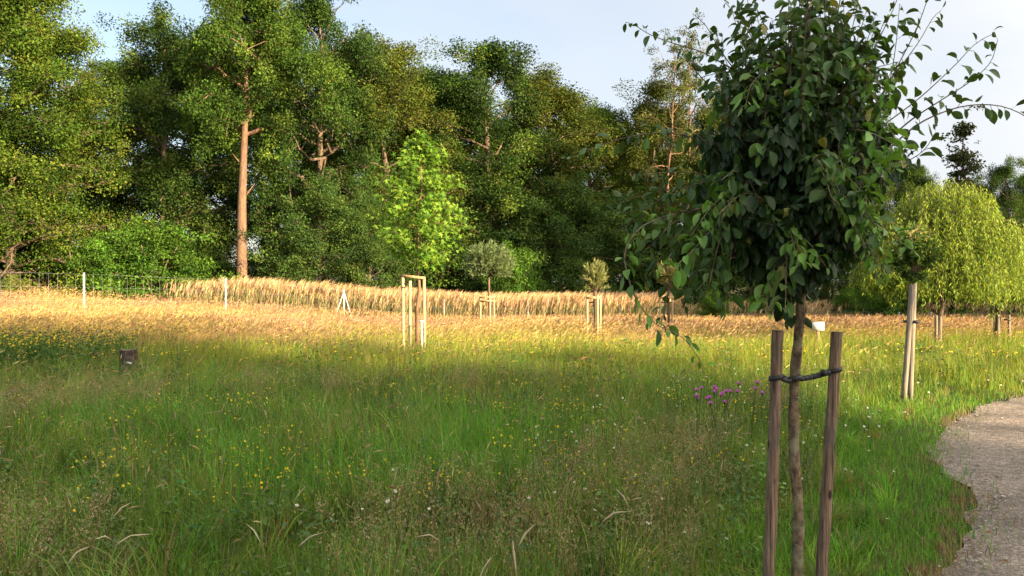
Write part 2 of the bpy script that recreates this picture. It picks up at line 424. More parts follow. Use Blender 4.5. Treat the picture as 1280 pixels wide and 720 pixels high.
GREENS = [(0.129, 0.235, 0.024), (0.174, 0.268, 0.035), (0.085, 0.171, 0.022), (0.218, 0.268, 0.05), (0.099, 0.211, 0.039)]
LUSH = [(0.1, 0.263, 0.022), (0.131, 0.291, 0.028), (0.074, 0.196, 0.022), (0.173, 0.302, 0.033)]
YELLOWG = [(0.26, 0.28, 0.03), (0.19, 0.25, 0.03), (0.32, 0.30, 0.045), (0.13, 0.20, 0.025)]
GOLD = [(0.484, 0.318, 0.117), (0.414, 0.258, 0.099), (0.528, 0.378, 0.171), (0.352, 0.215, 0.09), (0.282, 0.232, 0.063)]
PINK = [(0.37, 0.215, 0.126), (0.44, 0.275, 0.162), (0.308, 0.172, 0.099), (0.387, 0.267, 0.153)]
TAN = [(0.24, 0.16, 0.08), (0.30, 0.21, 0.11), (0.18, 0.12, 0.06), (0.22, 0.19, 0.09)]

def gold_amount(x, y):
    """0 = green meadow, 1 = dry golden grass"""
    u = x / np.maximum(y, 1)
    edge = 20.0 + 2.5 * sstep(-0.4, 0.3, u) + 7.0 * (fnoise(x * 0.16, y * 0.16, 11) - 0.5) * 2 + 2.5 * (fnoise(x * 0.6, y * 0.6, 12) - 0.5) * 2
    edge = edge + np.where(u < -0.45, 1.5, 0)
    return sstep(-5, 6, y - edge)

def build_grass():
    G = MB(); D = MB()
    # ---- short grass by the path and the tall green meadow
    bands = [(2.0, 3.2, 1500, 3), (3.2, 5.2, 2300, 3), (5.2, 7.5, 1500, 3), (7.5, 10.5, 900, 3), (10.5, 15, 640, 2), (15, 21, 300, 2), (21, 30, 150, 2), (30, 48, 60, 2), (48, 64, 25, 2)]
    for (a, b, dn, seg) in bands:
        x, y = scatter(a, b, dn)
        pd = path_dist(x, y) + (fnoise(x * 2.2, y * 2.2, 8) - 0.5) * 0.3
        k = (pd > 0.0) | ((pd > -0.30) & (RNG.random(len(x)) < 0.22 * (1 + pd / 0.3)))
        k |= pd < -3.4
        k &= ~((y < 12) & (pd > 0.9) & (fnoise(x * 2.6, y * 2.6, 77) < 0.44) & (RNG.random(len(x)) < 0.8))
        x, y, pd = x[k], y[k], np.abs(pd[k])
        n = len(x)
        g = gold_amount(x, y)
        pdm = sstep(0.35, 1.7, pd + 0.5 * (fnoise(x * 0.8, y * 0.8, 21) - 0.5))
        patch = fnoise(x * 0.55, y * 0.55, 33); patch2 = fnoise(x * 1.7, y * 1.7, 34)
        hh = (0.05 + 0.07 * RNG.random(n)) * (1 - pdm) + pdm * (0.20 + 0.34 * RNG.random(n)) * (0.30 + 1.25 * patch)
        hh = hh * (0.8 + 0.5 * patch2)
        isg = RNG.random(n) < g
        hh = np.where(isg, hh * 1.0 + 0.08, hh)
        stump = np.exp(-(((x + 6.02) / 0.55) ** 2 + ((y - 11.6) / 0.8) ** 2)); hh = hh * (1 - 0.62 * stump)
        w = np.maximum(0.0042 + 0.0025 * RNG.random(n), 0.00062 * y * (0.7 + 0.6 * RNG.random(n)))
        c = pal(n, GREENS, [3, 3, 2, 2, 2])
        cl = pal(n, LUSH, [3, 2, 3, 2])
        lush = (pdm < 0.5) | (patch > 0.58)
        c = np.where(lush[:, None], cl, c)
        yg = pal(n, YELLOWG, [2, 2, 1, 2]); sel = (RNG.random(n) < sstep(8, 14, y) * (0.45 + patch))
        c = np.where(sel[:, None], yg, c)
        # brown thatch at the very edge of the path and old blades everywhere
        tn = pal(n, TAN, [2, 2, 2, 1])
        thatch = (RNG.random(n) < 0.05 + 0.08 * (patch2 > 0.58) + 0.85 * (pd < 0.17) * (fnoise(x * 1.3, y * 1.3, 55) > 0.5))
        c = np.where(thatch[:, None], tn, c)
        gd = pal(n, GOLD, [3, 3, 2, 2, 3]); pk = pal(n, PINK, [1, 1, 1, 1])
        far_green = fnoise(x * 0.35, y * 0.22, 71) > 0.50
        drop = isg & far_green & (RNG.random(n) < 0.75) & (y < 30)
        ispk = fnoise(x * 0.25, y * 0.4, 72) > 0.52
        gd = np.where(ispk[:, None], pk, gd)
        c = np.where((isg & ~drop)[:, None], gd, c)
        c = np.where(drop[:, None], yg, c)
        lean = np.abs(RNG.normal(0.35, 0.3, n)) + 0.15 * isg
        az = np.where(isg, RNG.normal(-0.2, 1.2, n), RNG.random(n) * 6.283)
        blades(G, x, y, hh, w, lean, az, c, seg=seg)
    # ---- tussocks: tufts of longer blades of one hue leaning out from a common root
    for (a, b, dn, nb) in [(2.2, 5.5, 26, 46), (5.5, 8, 20, 38), (8, 12, 13, 28), (12, 18, 7, 22)]:
        cx, cy = scatter(a, b, dn); pd = path_dist(cx, cy)
        k = (pd > 0.45) & (fnoise(cx * 0.9, cy * 0.9, 101) > 0.36); cx, cy, pd = cx[k], cy[k], pd[k]; n = len(cx)
        hs = np.where(pd < 1.5, 0.16, 0.40) * (0.7 + 0.7 * RNG.random(n)); tilt = RNG.normal(0, 0.25, (n, 2))
        tc_ = pal(n, GREENS + LUSH + [(0.10, 0.17, 0.05), (0.22, 0.20, 0.06)], [2, 2, 2, 2, 1, 2, 2, 2, 1, 2, 2], 0.25)
        i = np.repeat(np.arange(n), nb); m = len(i)
        an = RNG.random(m) * 6.283; rd = np.abs(RNG.normal(0, 0.055, m))
        ln = np.abs(RNG.normal(0.40, 0.25, m)); vx = np.cos(an) * ln + tilt[i, 0]; vy = np.sin(an) * ln + tilt[i, 1]
        col = tc_[i] * (1 + 0.15 * RNG.normal(size=(m, 1))).clip(0.5, 1.6)
        dead = RNG.random(m) < 0.14; col[dead] = pal(int(dead.sum()), TAN, [2, 2, 1, 1])
        w = np.maximum(0.0055 + 0.003 * RNG.random(m), 0.0006 * cy[i])
        blades(G, cx[i] + np.cos(an) * rd, cy[i] + np.sin(an) * rd, hs[i] * (0.55 + 0.6 * RNG.random(m)), w, np.hypot(vx, vy), np.arctan2(vy, vx), col, seg=3)
    o = G.build('meadow_grass', M['grass'])
    tag(o, 'long green and straw coloured grass growing all over the meadow', 'grass', kind='stuff')

    # ---- flowering grass stalks: thin stems with seed heads
    S = MB()
    def heads(x, y, h, hl, hw, stemw, stemc, headc, lean, az, seg=3, droop=0.3):
        z = ground(x, y)
        blades(S, x, y, h, stemw, lean, az, stemc, z=z, seg=2)
        # head starts below the stem tip
        s = 0.93
        ex = x + np.cos(az) * lean * h * s ** 2; ey = y + np.sin(az) * lean * h * s ** 2
        ez = z + h * (s - 0.36 * np.minimum(lean, 1.6) * s ** 3)
        # spindle shaped head: two crossed rhombi
        n = len(x)
        d = np.stack([np.cos(az) * (lean + droop), np.sin(az) * (lean + droop), 1 - 0.9 * lean - droop * 0.5], 1); d = norm(d)
        p = np.stack([ex, ey, ez], 1)
        for q in range(2):
            a = RNG.random(n) * 6.28
            sd = np.stack([np.cos(a), np.sin(a), 0 * a], 1); sd = norm(np.cross(d, sd))
            mid = p + d * (hl * 0.45)[:, None] + np.array([0, 0, -0.06]) * hl[:, None] * 0
            tip = p + d * hl[:, None] + np.array([0, 0, -1.0]) * (hl * droop * 0.5)[:, None]
            V = np.stack([p, mid + sd * hw[:, None] / 2, tip, mid - sd * hw[:, None] / 2], 1).reshape(-1, 3)
            b = np.arange(n) * 4
            S.add(V, None, np.concatenate([np.stack([b, b + 1, b + 2], 1), np.stack([b, b + 2, b + 3], 1)]), np.repeat(headc, 4, 0))
    # far golden ones
    for (a, b, dn) in [(9.5, 14, 75), (14, 19, 110), (19, 26, 110), (26, 36, 62), (36, 50, 26)]:
        x, y = scatter(a, b, dn)
        pd = path_dist(x, y)
        g = gold_amount(x, y) * 0.95 + 0.10
        k = (pd > 1.1) & (RNG.random(len(x)) < g); x, y = x[k], y[k]; n = len(x)
        sc = np.maximum(1, y / 16)
        h = (0.42 + 0.30 * RNG.random(n)) * (0.75 + 0.5 * fnoise(x * 0.5, y * 0.5, 40))
        ispk = fnoise(x * 0.25, y * 0.4, 72) > 0.5
        c = np.where(ispk[:, None], pal(n, PINK, [1, 1, 1, 1]), pal(n, GOLD, [3, 2, 3, 1, 1]))
        heads(x, y, h, 0.10 + 0.07 * RNG.random(n), 0.012 * sc, 0.0028 * sc, pal(n, GOLD, [2, 2, 2, 1, 2]), c,
              np.abs(RNG.normal(0.3, 0.2, n)), RNG.normal(0.0, 0.9, n))
    # near fine panicles (bent grass), brownish clouds above the green
    x, y = scatter(3.2, 10.0, 260)
    pd = path_dist(x, y)
    m = fnoise(x * 0.7, y * 0.5, 61) + 0.20 * sstep(8, 4, y) + 0.1 * sstep(2.0, -1.5, x)
    k = (pd > 1.2) & (m > 0.655) & (RNG.random(len(x)) < 0.7); x, y = x[k], y[k]; n = len(x)
    h = 0.40 + 0.24 * RNG.random(n); lean = np.abs(RNG.normal(0.22, 0.15, n)); az = RNG.random(n) * 6.28
    z = ground(x, y)
    blades(S, x, y, h, np.full(n, 0.0022), lean, az, pal(n, TAN, [2, 1, 2, 2]), z=z, seg=2)
    kk = 26
    s = 0.62 + 0.40 * RNG.random((n, kk))
    px = x[:, None] + np.cos(az)[:, None] * lean[:, None] * h[:, None] * s ** 2
    py = y[:, None] + np.sin(az)[:, None] * lean[:, None] * h[:, None] * s ** 2
    pz = z[:, None] + h[:, None] * (s - 0.36 * lean[:, None] * s ** 3)
    sp = (1.08 - s) * 0.13
    a = RNG.random((n, kk)) * 6.28; rr = np.sqrt(RNG.random((n, kk))) * sp
    P = np.stack([px + np.cos(a) * rr, py + np.sin(a) * rr, pz + 0.02 * RNG.random((n, kk))], -1).reshape(-1, 3)
    d = norm(np.stack([np.cos(a), np.sin(a), 0.9 + 0 * a], -1).reshape(-1, 3))
    sd = norm(np.cross(d, RNG.normal(size=d.shape))); L = (0.009 + 0.008 * RNG.random(len(P)))[:, None]; W = 0.0022
    V = np.stack([P, P + d * L * 0.5 + sd * W, P + d * L, P + d * L * 0.5 - sd * W], 1).reshape(-1, 3)
    b = np.arange(len(P)) * 4
    cc = pal(n, [(0.28, 0.19, 0.10), (0.36, 0.27, 0.15), (0.24, 0.18, 0.08), (0.24, 0.24, 0.10)], [2, 2, 2, 2])
    S.add(V, np.stack([b, b + 1, b + 2, b + 3], 1), None, np.repeat(np.repeat(cc, kk, 0), 4, 0))
    # scattered taller green-gold stalks near
    x, y = scatter(3.5, 11, 22); k = path_dist(x, y) > 1.2; x, y = x[k], y[k]; n = len(x)
    heads(x, y, 0.42 + 0.25 * RNG.random(n), 0.06 + 0.05 * RNG.random(n), np.full(n, 0.008), np.full(n, 0.003), pal(n, TAN, [1, 2, 1, 1]),
          pal(n, [(0.40, 0.30, 0.17), (0.30, 0.20, 0.11), (0.28, 0.26, 0.12)], [1, 1, 1]), np.abs(RNG.normal(0.35, 0.2, n)), RNG.random(n) * 6.28)
    o = S.build('flowering_grass', M['dry'])
    tag(o, 'thin dry seed stalks rising above the meadow grass', 'grass', kind='stuff')

    # ---- low broad leaved herbs between the grass (clover, vetch, yarrow leaves)
    W = MB()
    for (a, b, dn, sz) in [(3.0, 6.5, 650, 0.016), (6.5, 11, 260, 0.02), (11, 17, 90, 0.032)]:
        x, y = scatter(a, b, dn); pd = path_dist(x, y)
        k = (pd > 0.15) & (fnoise(x * 0.9, y * 0.9, 90) > 0.42); x, y, pd = x[k], y[k], pd[k]; n = len(x)
        z = ground(x, y) + RNG.random(n) * (0.05 + 0.26 * sstep(0.4, 1.6, pd)) 
        P = np.stack([x, y, z], 1)
        d = norm(RNG.normal(size=(n, 3)) * np.array([1, 1, 0.5])); nn = norm(RNG.normal(size=(n, 3)) * 0.6 + np.array([0, 0, 1]))
        sd = norm(np.cross(d, nn)); L = sz * (0.7 + 0.8 * RNG.random((n, 1))) ; Wd = L * 0.3
        V = np.stack([P, P + d * L * 0.5 + sd * Wd, P + d * L, P + d * L * 0.5 - sd * Wd], 1).reshape(-1, 3)
        bb = np.arange(n) * 4
        W.add(V, np.stack([bb, bb + 1, bb + 2, bb + 3], 1), None, np.repeat(pal(n, [(0.045, 0.10, 0.02), (0.06, 0.11, 0.03), (0.035, 0.075, 0.018)], [2, 2, 1]), 4, 0))
    # leafy stems and plantain-like broad leaves
    for (a, b, dn) in [(3.3, 7, 16), (7, 11, 9), (11, 16, 4.5)]:
        x, y = scatter(a, b, dn); pd = path_dist(x, y); k = (pd > 1.0) & (fnoise(x * 0.6, y * 0.6, 120) > 0.5); x, y = x[k], y[k]; n = len(x)
        kk = 34; h = 0.22 + 0.24 * RNG.random(n); hue = pal(n, [(0.07, 0.15, 0.03), (0.05, 0.11, 0.025), (0.11, 0.17, 0.04), (0.08, 0.13, 0.05)], [2, 2, 2, 1])
        st = RNG.normal(0, 0.06, (n, kk, 2)); s = RNG.random((n, kk))
        P = np.stack([x[:, None] + st[..., 0], y[:, None] + st[..., 1], ground(x, y)[:, None] + h[:, None] * (0.15 + 0.9 * s)], -1).reshape(-1, 3)
        d = norm(RNG.normal(size=P.shape) * [1, 1, 0.45] + [0, 0, 0.15]); nn = norm(RNG.normal(size=P.shape) * 0.5 + [0, 0, 1]); sd = norm(np.cross(d, nn))
        L = (0.022 + 0.03 * RNG.random((len(P), 1))) * max(1.0, a / 7); Wd = L * 0.24
        V = np.stack([P, P + d * L * 0.45 + sd * Wd, P + d * L - [0, 0, 0.006], P + d * L * 0.45 - sd * Wd], 1).reshape(-1, 3); bb = np.arange(len(P)) * 4
        W.add(V, None, np.concatenate([np.stack([bb, bb + 1, bb + 2], 1), np.stack([bb, bb + 2, bb + 3], 1)]), np.repeat(np.repeat(hue, kk, 0) * (1 + 0.15 * RNG.normal(size=(n * kk, 1))), 4, 0))
    n = 700; x = -9.2 + 1.9 * RNG.normal(size=n); y = 12.9 + 0.8 * RNG.normal(size=n); kk = 22     # bushy yellow flowered patch on the left
    k = (x / y > -0.8) & (x < -6.6); x, y = x[k], y[k]; n = len(x); h = 0.50 + 0.28 * RNG.random(n)
    for q in range(kk):
        P = np.stack([x + RNG.normal(0, 0.07, n), y + RNG.normal(0, 0.07, n), ground(x, y) + h * (0.1 + 0.9 * RNG.random(n))], 1)
        leaf_faces(W, P, RNG.normal(size=(n, 3)) * [1, 1, 0.5] + [0, 0, 0.3], norm(RNG.normal(size=(n, 3)) * 0.5 + [0, -0.2, 1]), 0.05 + 0.03 * RNG.random(n), 0.02 + 0.015 * RNG.random(n), pal(n, [(0.06, 0.13, 0.025), (0.045, 0.095, 0.02), (0.10, 0.15, 0.03)], [2, 2, 1]))
    global PATCH; PATCH = (x, y, h)
    o = W.build('meadow_herbs', M['grass'])
    tag(o, 'low broad leaves of clover and herbs between the grass', 'ground cover', kind='stuff')

def petals(mb, c, rad, n, col, up=None, cen=None):
    """a little flower of n petals round c"""
    up = np.array([0, 0, 1.0]) if up is None else norm(np.asarray(up, float))
    u = norm(np.cross(up, [0.3, 0.9, 0.1])); w = np.cross(up, u)
    V = [c]; T = []
    for k in range(n):
        a0 = 2 * math.pi * (k - 0.4) / n; a1 = 2 * math.pi * (k + 0.4) / n; am = 2 * math.pi * k / n
        i = len(V)
        V += [c + (u * math.cos(a0) + w * math.sin(a0)) * rad * 0.75 + up * rad * 0.2,
              c + (u * math.cos(am) + w * math.sin(am)) * rad + up * rad * 0.15,
              c + (u * math.cos(a1) + w * math.sin(a1)) * rad * 0.75 + up * rad * 0.2]
        T += [(0, i, i + 1), (0, i + 1, i + 2)]
    mb.add(np.array(V), None, T, col)
    if cen is not None:
        V = [c + up * rad * 0.35] + [c + (u * math.cos(k * 1.2566) + w * math.sin(k * 1.2566)) * rad * 0.35 + up * rad * 0.22 for k in range(5)]
        mb.add(np.array(V), None, [(0, 1 + k, 1 + (k + 1) % 5) for k in range(5)], cen)

def build_flowers():
    # yellow flowered plants: three kinds of clump, copied
    protos = []
    r = np.random.default_rng(4)
    for v in range(4):
        st = MB(); heads_ = []
        for k in range(7 + v):
            a = r.random() * 6.28; d = 0.12 * math.sqrt(r.random()); h = 0.30 + 0.16 * r.random()
            b = np.array([math.cos(a) * d * 0.4, math.sin(a) * d * 0.4, 0]); t = np.array([math.cos(a) * d * 1.6, math.sin(a) * d * 1.6, h])
            st.tube([b, (b + t) / 2 + [0, 0, 0.03], t], [0.002, 0.0017, 0.0012], 4, (0.06, 0.11, 0.025), cap=False)
            for q in range(4):                                           # narrow leaves up the stem
                s = 0.3 + 0.15 * q; p = b + (t - b) * s; dd = norm(r.normal(size=3) * [1, 1, 0.4]); sd = norm(np.cross(dd, [0, 0, 1])) * 0.006
                st.add([p, p + dd * 0.02 + sd, p + dd * 0.045, p + dd * 0.02 - sd], [(0, 1, 2, 3)], None, (0.06, 0.12, 0.025))
            for q in range(1 + (k % 2)):
                fl = MB(); heads_.append(fl); c = t + r.normal(size=3) * [0.016, 0.016, 0.010]
                petals(fl, c, 0.0062 + 0.0030 * r.random(), 5, np.array([0.72, 0.47 + 0.1 * r.random(), 0.015]), up=r.normal(size=3) * 0.5 + [0, -0.4, 1])
        protos.append((st.mesh('stem'), [f.mesh('flower_head') for f in heads_]))
    # where they stand: (px, ground distance) clusters read from the photo and a loose scatter
    spots = []
    def cluster(px, Y, sx, sy, n):
        for _ in range(n):
            yy = Y + r.normal() * sy * 1.4; spots.append(((px - 640) / F * Y + r.normal() * sx * 1.5, yy))
    cluster(60, 14.0, 1.6, 0.8, 44); cluster(110, 12.6, 0.9, 0.5, 16); cluster(470, 9.3, 0.5, 0.5, 12); cluster(150, 8.0, 0.8, 0.5, 14)
    cluster(480, 7.8, 0.5, 0.4, 14); cluster(700, 7.6, 0.9, 0.8, 22); cluster(1000, 7.7, 0.6, 0.6, 14); cluster(250, 6.3, 0.8, 0.5, 12)
    cluster(1080, 8.0, 0.35, 0.4, 8); cluster(130, 5.2, 0.6, 0.4, 10); cluster(420, 5.2, 0.7, 0.5, 12); cluster(770, 5.0, 0.3, 0.3, 4)
    cluster(950, 6.2, 0.5, 0.4, 6); cluster(640, 9.2, 1.0, 0.6, 12); cluster(230, 4.8, 0.4, 0.3, 5); cluster(1120, 10.8, 0.5, 0.5, 6); cluster(1230, 12.3, 0.5, 0.4, 8)
    for _ in range(56):
        Y = 4.4 + 6 * r.random(); spots.append(((r.random() * 1.25 - 0.68) * Y, Y))
    sp = np.array(spots); keep = path_dist(sp[:, 0], sp[:, 1]) > 1.0
    first = [None] * 4
    big = lambda x, y: 1.45 if (x < -6.0 and y > 11.5) else 1.0
    for i, (x, y) in enumerate(sp[keep]):
        v = i % 4
        sun = y > 11.9 or False
        lab = 'small yellow flowered herb standing among the meadow grass'
        loc = (x, y, float(ground(x, y)) + 0.0); sc = (0.75 + 0.5 * r.random()) * big(x, y); sc = (sc * 0.9, sc * 0.9, max(sc, 0.95))
        if first[v] is None:
            o = thing('yellow_flower_plant', loc, lab, 'wildflower', 'yellow wildflowers in the meadow')
            link('stem', protos[v][0], M['grass'], o); [link('flower_head', q, M['petal'], o) for q in protos[v][1]]
            first[v] = o
        else:
            o = copy_thing(first[v], loc, r.random() * 6.28, lab, scale=sc)
    # far yellow flower colour as one mass in the sunny strip
    fl = MB()
    x, y = scatter(12, 24, 5); k = (fnoise(x * 0.3, y * 0.3, 17) > 0.5) & (path_dist(x, y) > 0.7); x, y = x[k], y[k]
    for a, b in zip(x, y):
        petals(fl, np.array([a, b, float(ground(a, b)) + 0.32 + 0.15 * r.random()]), 0.014 + 0.008 * r.random(), 5, np.array([0.72, 0.5, 0.02]), up=(0, -0.6, 1))
    for a, b, h in zip(*PATCH):
        for q in range(2): petals(fl, np.array([a + 0.06 * r.normal(), b + 0.06 * r.normal(), float(ground(a, b)) + h * (1.02 - 0.25 * q * r.random()) + 0.03]), 0.011 + 0.006 * r.random(), 5, np.array([0.72, 0.47, 0.02]), up=(r.normal() * 0.3, -0.6, 1))
    tag(fl.build('far_meadow_flowers', M['petal']), 'specks of yellow flower scattered through the farther meadow', 'wildflowers', kind='stuff')
    # small white flowers along the mown edge
    fl = MB(); sm = []
    x, y = scatter(4.0, 12, 10); pd = path_dist(x, y); k = (pd > 0.35) & (pd < 3.4) & (RNG.random(len(x)) < 0.6); x, y, pd = x[k], y[k], pd[k]
    for a, b, p in zip(x, y, pd):
        h = 0.08 + 0.22 * float(sstep(0.6, 2.2, p)) + 0.05 * r.random()
        c = np.array([a, b, float(ground(a, b)) + h])
        petals(fl, c, 0.009 + 0.006 * r.random(), 7, (0.72, 0.72, 0.66), up=r.normal(size=3) * 0.4 + [0, -0.5, 1], cen=(0.55, 0.45, 0.1))
        fl.tube([c - [0, 0, h], c], 0.0012, 3, (0.06, 0.11, 0.03), cap=False)
    tag(fl.build('white_meadow_flowers', M['petal']), 'scattered small white flowers in the grass near the path', 'wildflowers', kind='stuff')
    # purple knapweed
    groups = [(872, 6.8, 4), (895, 6.7, 5), (915, 6.8, 4), (938, 6.9, 3), (905, 6.3, 3), (885, 6.4, 2)]
    tints = ['with the most flower heads, in the middle of the purple group', '', '', '', '', '']
    labs = ['leftmost purple knapweed plant of the group, with a few flower heads', 'tallest purple knapweed plant with a dense bunch of flower heads',
            'purple knapweed plant right of the tallest, flower heads close together', 'rightmost purple knapweed plant, nearest the brown stakes',
            'low purple knapweed plant at the front of the group', 'short purple knapweed plant at the front left of the group']
    for (px, Y, n), lab in zip(groups, labs):
        g = gnd(px, Y)
        o = thing('knapweed_plant', g, lab, 'wildflower', 'purple knapweed in the meadow')
        st = MB(); hs = []
        for k in range(n):
            t = np.array([r.normal() * 0.10, r.normal() * 0.10, 0.52 + 0.18 * r.random()])
            st.tube([[0, 0, 0], t * [0.5, 0.5, 0.6], t], [0.003, 0.0025, 0.002], 4, (0.07, 0.10, 0.03), cap=False)
            for q in range(6):
                p = t * (0.35 + 0.09 * q); dd = norm(r.normal(size=3) * [1, 1, 0.4] + [0, 0, 0.4]); sd = norm(np.cross(dd, [0, 0, 1])) * 0.007
                st.add([p, p + dd * 0.03 + sd, p + dd * 0.07, p + dd * 0.03 - sd], [(0, 1, 2, 3)], None, (0.06, 0.10, 0.03))
            hs.append(t)
        st.build('stem', M['grass'], o)
        for t in hs:
            f = MB()
            f.tube([t - [0, 0, 0.014], t, t + [0, 0, 0.004]], [0.003, 0.007, 0.005], 6, (0.05, 0.05, 0.025))
            for k in range(26):
                a = k * 2.4; e = 0.25 + 0.95 * ((k % 5) / 5); d = np.array([math.cos(a) * math.cos(e), math.sin(a) * math.cos(e), math.sin(e)])
                sd = norm(np.cross(d, [0.2, 0.1, 1])) * 0.0022; b = t + [0, 0, 0.002]
                f.add([b, b + d * 0.017 + sd * 1.5, b + d * 0.029, b + d * 0.017 - sd * 1.5], [(0, 1, 2, 3)], None, np.array([0.50, 0.085, 0.48]) * (0.7 + 0.6 * r.random()))
            f.build('flower_head', M['petal'], o)
    # pale curved grass ears that stand out in the foreground
    lab = 'single pale curved grass ear standing out above the foreground grass'
    ears = [(340, 640, 0.5), (105, 470, 0.3), (110, 640, 0.9), (240, 535, 0.1), (275, 550, 0.3), (150, 630, 0.8), (350, 645, 0.9), (545, 640, 0.8), (570, 628, 0.9), (600, 610, 0.4),
            (490, 575, 0.1), (690, 615, 0.8), (728, 610, 0.9), (830, 640, 0.4), (632, 640, 0.5), (868, 700, 1.2), (655, 685, 0.1), (660, 600, 0.2), (540, 570, 0.2), (210, 650, 0.5),
            (60, 655, 0.7), (420, 640, 0.2), (180, 700, 0.3), (250, 690, 0.2), (800, 600, 0.3), (775, 575, 0.15), (585, 690, 0.2), (700, 560, 0.2), (120, 610, 0.4), (20, 600, 0.5)]
    for (px, py, ln) in ears[::2] + ears[1:12:4]:
        z = 0.50 + 0.1 * r.random(); Y = (EYE - z) * F / (py - HOR)
        g = gnd(px, Y)
        o = thing('grass_ear', g, lab, 'grass stalk', 'pale grass ears in the foreground', r.normal(0, 0.7))
        sgn = 1 if r.random() < 0.7 else -1
        s_ = np.linspace(0, 1, 9); ln = 0.25 + 1.1 * ln * (0.6 + 0.8 * r.random())
        P = np.stack([sgn * ln * 0.17 * s_ ** 3, 0.05 * r.normal() * s_ ** 2, z * (s_ - 0.16 * ln * s_ ** 6)], 1)
        st = MB(); st.tube(P[:7], np.linspace(0.0018, 0.0012, 7), 4, (0.25, 0.21, 0.10), cap=False); st.build('stem', M['dry'], o)
        H = np.stack([np.interp(np.linspace(0.74, 1, 7), s_, P[:, i]) for i in range(3)], 1)
        hd = MB(); hd.tube(H, np.array([0.001, 0.0030, 0.0036, 0.0037, 0.0033, 0.0022, 0.0006]) * (0.7 + 0.6 * r.random()), 6, np.array([0.56, 0.46, 0.31]) * (0.7 + 0.4 * r.random()), wob=0.25, seed=int(px))
        hd.build('ear', M['dry'], o)

# ------------------------------------------------------------------ reeds
def build_reeds():
    r = np.random.default_rng(12)
    def bed(n, X0, X1, Yf, depth, hf, name, label):
        global RNG
        S = MB()
        x = X0 + (X1 - X0) * r.random(n); y = Yf(x) + depth * r.random(n)
        keep = r.random(n) < sstep(X0 - 0.5, X0 + 5.5, x + 2.0 * fnoise(y * 0.5, y, 4)); x, y = x[keep], y[keep]; n = len(x)
        z = ground(x, y); h = hf(x) * (0.72 + 0.28 * sstep(X0, X0 + 5, x)) * (0.55 + 0.50 * r.random(n) ** 0.7) * (0.88 + 0.24 * fnoise(x * 0.6, y * 0.6, 3))
        lean = np.abs(r.normal(0.12, 0.07, n)); az = r.normal(0.1, 0.5, n)
        g = pal(n, [(0.40, 0.28, 0.13), (0.20, 0.20, 0.07), (0.46, 0.33, 0.17), (0.13, 0.16, 0.06)], [3, 2, 2, 1])
        top = pal(n, [(0.40, 0.25, 0.135), (0.46, 0.31, 0.165), (0.34, 0.205, 0.115), (0.44, 0.31, 0.145), (0.50, 0.36, 0.20)], [2, 2, 2, 2, 2])
        blades(S, x, y, h, np.full(n, 0.012), lean, az, g, z=z, seg=2)
        for q in range(2):                                    # leaves on the stem
            s = 0.25 + 0.45 * r.random(n); hl = 0.45 + 0.3 * r.random(n)
            gl = pal(n, [(0.13, 0.18, 0.07), (0.24, 0.23, 0.09), (0.42, 0.31, 0.15), (0.10, 0.15, 0.08)], [2, 3, 4, 1])
            blades(S, x + np.cos(az) * lean * h * s * s, y, hl, np.full(n, 0.022), 0.4 + 0.4 * r.random(n), r.normal(0.0, 0.9, n), gl, z=z + h * s, seg=2)
        # feathery plume: several bent ribbons leaning downwind
        s = 0.86
        ex = x + np.cos(az) * lean * h * s * s; ey = y + np.sin(az) * lean * h * s * s; ez = z + h * (s - 0.3 * lean)
        for q in range(4):
            hl = 0.26 + 0.20 * r.random(n)
            blades(S, ex, ey, hl, 0.028 + 0.012 * r.random(n), 0.30 + 0.45 * r.random(n), r.normal(0.1, 0.35, n), 1.25 * top * (0.7 + 0.5 * r.random((n, 1))), z=ez + 0.03 * q, seg=2)
        tag(S.build(name, M['dry']), label, 'reeds', kind='stuff')
    bed(12000, -18.2, 9.5, lambda x: 39.5 + 0.14 * (x + 16) , 6.5, lambda x: 1.82 - 0.008 * (x + 16), 'reed_bed', 'tall pinkish reed bed with feathery plumes before the forest')
    bed(1800, 8.5, 40, lambda x: 45 - 0.05 * x, 3.0, lambda x: 1.15 + 0 * x, 'rough_grass', 'tall rough straw grass along the far hedge on the right')

# ------------------------------------------------------------------ foliage for trees
def leaf_faces(mb, P, d, nrm, L, Wd, col, fold=0.25):
    """folded rhombic leaves"""
    n = len(P); d = norm(d); sd = norm(np.cross(d, nrm)); up = np.cross(sd, d)
    L = np.broadcast_to(np.asarray(L, float), (n,))[:, None]; Wd = np.broadcast_to(np.asarray(Wd, float), (n,))[:, None]
    m = P + d * L * 0.45
    V = np.stack([P, m + sd * Wd / 2 + up * Wd * fold, P + d * L, m - sd * Wd / 2 + up * Wd * fold], 1).reshape(-1, 3)
    b = np.arange(n) * 4
    mb.add(V, None, np.concatenate([np.stack([b, b + 1, b + 2], 1), np.stack([b, b + 2, b + 3], 1)]), np.repeat(col, 4, 0))

def curve(a, b, bend, k, r, wig=0.05):
    t = np.linspace(0, 1, k)[:, None]
    L = np.linalg.norm(b - a)
    P = a * (1 - t) + b * t + np.array([0, 0, 1.0]) * bend * L * np.sin(t * math.pi)
    w = r.normal(size=(k, 3)) * wig * L; w[0] = 0; w[-1] *= 0.5
    return P + w

